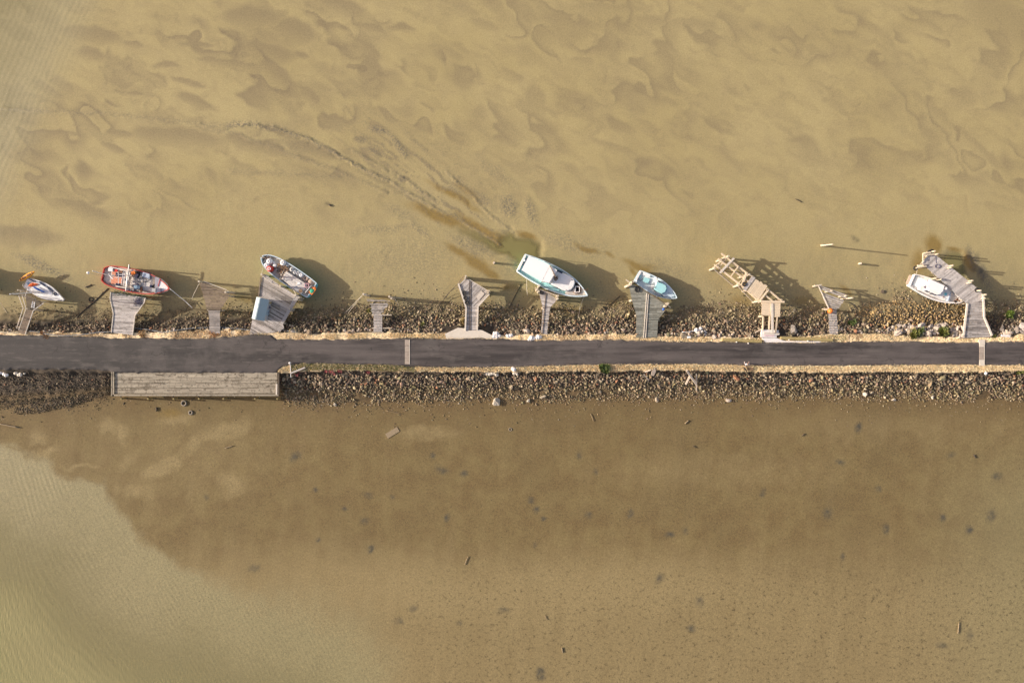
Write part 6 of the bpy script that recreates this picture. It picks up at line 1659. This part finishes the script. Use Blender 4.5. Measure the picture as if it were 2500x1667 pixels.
m = MB(); P = px_poly([(1823, 897), (1834, 896), (1842, 899), (1836, 904), (1826, 903)], 2.45); m.prism(P, 2.3, 2.46); single('board', m, MT['plank'], 'brown board lying in the dry grass beside the dark post end', 'board', W(1832, 900, 2.4))

# timber kerb logs at the road edge
def log(a, b, r, label, z=2.42):
    m = MB(); p, q = W(*a, z), W(*b, z); m.cyl(p, q, r, r * .95, 10, .7); single('kerb_log', m, MT['log'], label, 'log', p)
log((1763, 829), (1838, 832.5), .24, 'longer mossy log at the road edge left of the whitewashed step'); log((1838.5, 832.6), (1859, 833.5), .24, 'shorter mossy log butting the longer one left of the whitewashed step')
log((1906, 825), (1940, 826.5), .24, 'left mossy log of two right of the whitewashed step'); log((1941, 826.6), (2032, 830), .24, 'right and longer mossy log of two right of the whitewashed step')

# white lumps and rubbish along the verge
def lumps(pts, mat, name, label, cat, z=2.3, base=None):
    m = MB(); R = np.random.RandomState(int(pts[0][0]))
    for x, y, r in pts:
        for _ in range(4):
            c = W(x + R.uniform(-.5, .5) * r * 16, y + R.uniform(-.3, .3) * r * 16, z - .12); k = len(m.v); m.ball(c, r * R.uniform(.4, .72), 12, 8, R.uniform(.4, .75))
            m.v[k:] = [tuple(np.array(v) + (np.array(v) - np.array(c)) * R.uniform(-.16, .16)) for v in m.v[k:]]
    single(name, m, mat, label, cat, W(pts[0][0], pts[0][1], z))
lumps([(1296,824,.5),(1294,828,.38),(1302,826,.38)], MT['whitebag'], 'sack', 'left white sack of a touching pair at the road edge by the slim jetty', 'sack', 2.5)
lumps([(1312,823,.45),(1317,824,.38)], MT['whitebag'], 'sack', 'right white sack of a touching pair at the road edge by the slim jetty', 'sack', 2.5)
lumps([(1209,815,.5),(1216,819,.48),(1207,822,.4)], MT['whitebag'], 'plastic_bag', 'dirty white plastic bag at the right corner of the concrete pad', 'bag', 2.4)
lumps([(1238,820,.4),(1246,819,.35),(1243,823,.3)], MT['whitebag'], 'stone_rubble', 'small white rubble heap on the verge right of the concrete pad', 'rubble', 2.35)
lumps([(1254,902,.45),(1252,900,.35)], MT['whitebag'], 'sack', 'round white sack on the dry grass below the road', 'sack', 2.5)
lumps([(1256,911,.4),(1261,913,.3)], MT['concrete'], 'stone_rubble', 'whitish rubble just below the round white sack', 'rubble', 2.1)
lumps([(1185,911,.45),(1195,912,.4),(1205,912,.42),(1212,914,.35)], MT['concrete'], 'stone_rubble', 'whitish rubble strip along the top of the landward bank', 'rubble', 2.0)
lumps([(3,908,.5),(10,912,.4),(16,915,.35)], MT['whitebag'], 'stone_rubble', 'white rubble at the left edge below the road', 'rubble', 2.0)
lumps([(38,910,.35),(48,914,.4),(58,909,.3)], MT['concrete'], 'stone_rubble', 'second whitish rubble heap below the road near the left edge', 'rubble', 2.0)
lumps([(1704,807,.5),(1711,804,.55),(1716,811,.55),(1708,814,.5),(1722,815,.4)], MT['whitebag'], 'sheeting', 'heap of crumpled white sheeting on the stones right of the greenish jetty', 'sheeting', 2.0)
c = W(1714, 810, 2.35); m = MB(); m.torus(c, .3, .08, 14, 6); single('hoop', m, MT['black'], 'dark hoop lying on the heap of white sheeting', 'hoop', c)
c = W(1682, 823, 2.45); m = MB(); m.box(c, (.5, .28, .2), .05); single('box', m, MT['canvas'], 'small bright white box on the verge left of the white sheeting', 'box', c)
c = W(2455, 820, 2.35); m = MB(); m.box(c, (1.3, .3, .22), -.05); single('concrete_block', m, MT['whitebag'], 'long white block on the verge near the right edge', 'block', c)
c = W(2407, 911, 2.2); m = MB(); m.ball(c, .26, 10, 6, .5); single('sack', m, MT['canvas'], 'small bright white bag on the landward bank near the right edge', 'bag', c)
for k, (x, y, l) in enumerate(((1797.5,835,'tiny white road edge peg nearest the longer mossy log'),(1826,838,'white road edge peg below the shorter mossy log'),(1925,829,'white road edge peg below the left log right of the step'),(1971,832,'white road edge peg below the right log right of the step'))):
    p = W(x, y, 2.4); m = MB(); m.cyl((p.x, p.y, 2.3), (p.x, p.y, 2.72), .07, .06, 8); single('peg', m, MT['canvas'], l, 'peg', p, 'white pegs at the road edge')
c = W(2027, 759, ZD + .32); m = MB(); m.ball(c, .4, 16, 10); m.cyl(c + Vector((0, 0, .36)), c + Vector((.06, .05, .52)), .08, .08, 8); single('buoy', m, MT['orange'], 'round orange buoy on the small rickety jetty', 'buoy', c)

# concrete strips across the road
def road_strip(x0, x1, y0, y1, label, pale):
    m = MB(); z = Z_ROAD + .05; n = 4
    W_ = x1 - x0
    t = thing('drain_cover', label, 'drain', W((x0 + x1) / 2, (y0 + y1) / 2, Z_ROAD))
    for k in range(n):
        a, c = y0 + (y1 - y0) * k / n, y0 + (y1 - y0) * (k + 1) / n; m = MB(); m.prism(px_poly([(x0, a + .25), (x1 - 1.6, a + .25), (x1 - 1.6, c - .25), (x0, c - .25)], z), Z_ROAD - .1, z + .012 + .004 * (k % 2)); m.build('slab', pale if k == n - 1 or k == 0 else MT['drain'], t)
    m = MB(); m.prism(px_poly([(x1 - 1.4, y0), (x1, y0), (x1, y1), (x1 - 1.4, y1)], z), Z_ROAD - .1, z + .02); m.build('edge_strip', MT['concrete'], t)
road_strip(988.5, 1000.5, 829, 889, 'brownish concrete drain strip across the road right of the narrow slatted jetty', MT['drain'])
road_strip(2391, 2404, 832, 893, 'pale concrete drain strip across the road below the long bent jetty', MT['concrete'])
m = MB(); m.prism(px_poly([(2389,829),(2404,829),(2405,841),(2400,843),(2392,842)], Z_ROAD + .08), Z_ROAD - .1, Z_ROAD + .09); single('concrete_patch', m, MT['concrete'], 'pale concrete patch at the road edge by the long bent jetty root', 'patch', W(2397, 836, Z_ROAD))

# ------------------------------------------------------------------ the person
def skin_body(name, joints, edges, mat, parent, sub=2):
    me = bpy.data.meshes.new(name); me.from_pydata([j[:3] for j in joints], edges, []); me.materials.append(mat)
    o = bpy.data.objects.new(name, me); COL.objects.link(o); o.parent = parent
    mod = o.modifiers.new('skin', 'SKIN'); mod.use_smooth_shade = True
    if not me.skin_vertices: 
        bpy.context.view_layer.objects.active = o
    lay = me.skin_vertices[0].data if me.skin_vertices else None
    for i, j in enumerate(joints):
        lay[i].radius = (j[3], j[4] if len(j) > 4 else j[3]); lay[i].use_root = (i == 0)
    s = o.modifiers.new('sub', 'SUBSURF'); s.levels = sub; s.render_levels = sub
    return o
def person():
    p = W(1818.5, 888.5, Z_ROAD + .01)
    t = thing('person', 'person in a white top walking along the landward edge of the road', 'person', (p.x, p.y, Z_ROAD + .01), rotz=math.radians(78))
    # facing +x locally, mid stride
    J = [(0, 0, .92, .13, .16), (0, 0, 1.12, .12, .15), (.02, 0, 1.36, .12, .18), (.03, 0, 1.48, .06), (.06, 0, 1.60, .085, .075), (.07, 0, 1.70, .07, .065),
         (.0, .10, .86, .095), (.16, .10, .48, .065), (.10, .10, .09, .045), (.25, .11, .04, .04),
         (.0, -.10, .86, .095), (-.08, -.10, .48, .065), (-.34, -.10, .17, .045), (-.22, -.11, .06, .04),
         (.02, .21, 1.38, .06), (-.10, .25, 1.12, .042), (-.02, .26, .90, .033), (.01, .26, .82, .03),
         (.02, -.21, 1.38, .06), (.10, -.25, 1.12, .042), (.30, -.24, 1.00, .033), (.38, -.23, .99, .03)]
    E = [(0, 1), (1, 2), (2, 3), (3, 4), (4, 5), (0, 6), (6, 7), (7, 8), (8, 9), (0, 10), (10, 11), (11, 12), (12, 13), (2, 14), (14, 15), (15, 16), (16, 17), (2, 18), (18, 19), (19, 20), (20, 21)]
    for (hx, hy, hz, dx) in ((.01, .26, .82, 0), (.38, -.23, .99, .05)):          # fingers and thumb
        base = 17 if dx == 0 else 21
        for f in range(4):
            yy = hy - .03 + .02 * f; L = .075 - .01 * abs(f - 1.5); k = len(J)
            d = (.02, 0, -L) if dx == 0 else (L, 0, -.02)
            J.append((hx + d[0] * .6, yy, hz + d[2] * .6 - .01, .009)); J.append((hx + d[0] * 1.2 + .01, yy, hz + d[2] * 1.2 - .01, .007)); E += [(base, k), (k, k + 1)]
        k = len(J); J.append((hx + .035, hy - .03 * (1 if hy > 0 else -1), hz - .02, .01)); E.append((base, k))
    skin_body('body', J, E, MT['skin'], t)
    head = MB(); head.ball((.075, 0, 1.63), .098, 16, 12, 1.22); head.ball((.175, 0, 1.62), .018, 8, 6, 1.4)
    for sy in (1, -1): head.ball((.07, sy * .098, 1.62), .022, 8, 6, 1.4)
    head.build('face', MT['skin'], t, local=True)
    eyes = MB(); [eyes.ball((.160, sy * .035, 1.645), .012, 8, 6) for sy in (1, -1)]; eyes.box((.168, 0, 1.565), (.012, .045, .008)); eyes.build('eyes', MT['hair'], t, local=True)
    hair = MB(); hair.ball((.06, 0, 1.665), .108, 16, 12, 1.1); hair.build('hair', MT['hair'], t, local=True)
    skin_body('shirt', [(0, 0, .88, .15, .19), (0, 0, 1.12, .14, .175), (.02, 0, 1.36, .14, .2), (.03, 0, 1.45, .075), (.02, .21, 1.39, .078), (-.06, .24, 1.20, .064), (-.10, .25, 1.05, .055), (.02, -.21, 1.39, .078), (.08, -.24, 1.20, .064), (.18, -.25, 1.06, .055)],
              [(0, 1), (1, 2), (2, 3), (2, 4), (4, 5), (5, 6), (2, 7), (7, 8), (8, 9)], MT['shirt'], t)
    skin_body('trousers', [(0, 0, .94, .14, .17), (.0, .10, .84, .11), (.16, .10, .48, .082), (.105, .10, .13, .068), (.0, -.10, .84, .11), (-.08, -.10, .48, .082), (-.32, -.10, .2, .066)],
              [(0, 1), (1, 2), (2, 3), (0, 4), (4, 5), (5, 6)], MT['trouser'], t)
    for x, y, z in ((.19, .105, .045), (-.26, -.105, .08)):
        s = MB(); s.ball((x, y, z), .13, 12, 8, .38); s.v = [(x + (vx - x), y + (vy - y) * .4, vz) for vx, vy, vz in s.v]; s.build('shoe', MT['canvas'], t, local=True)
person()
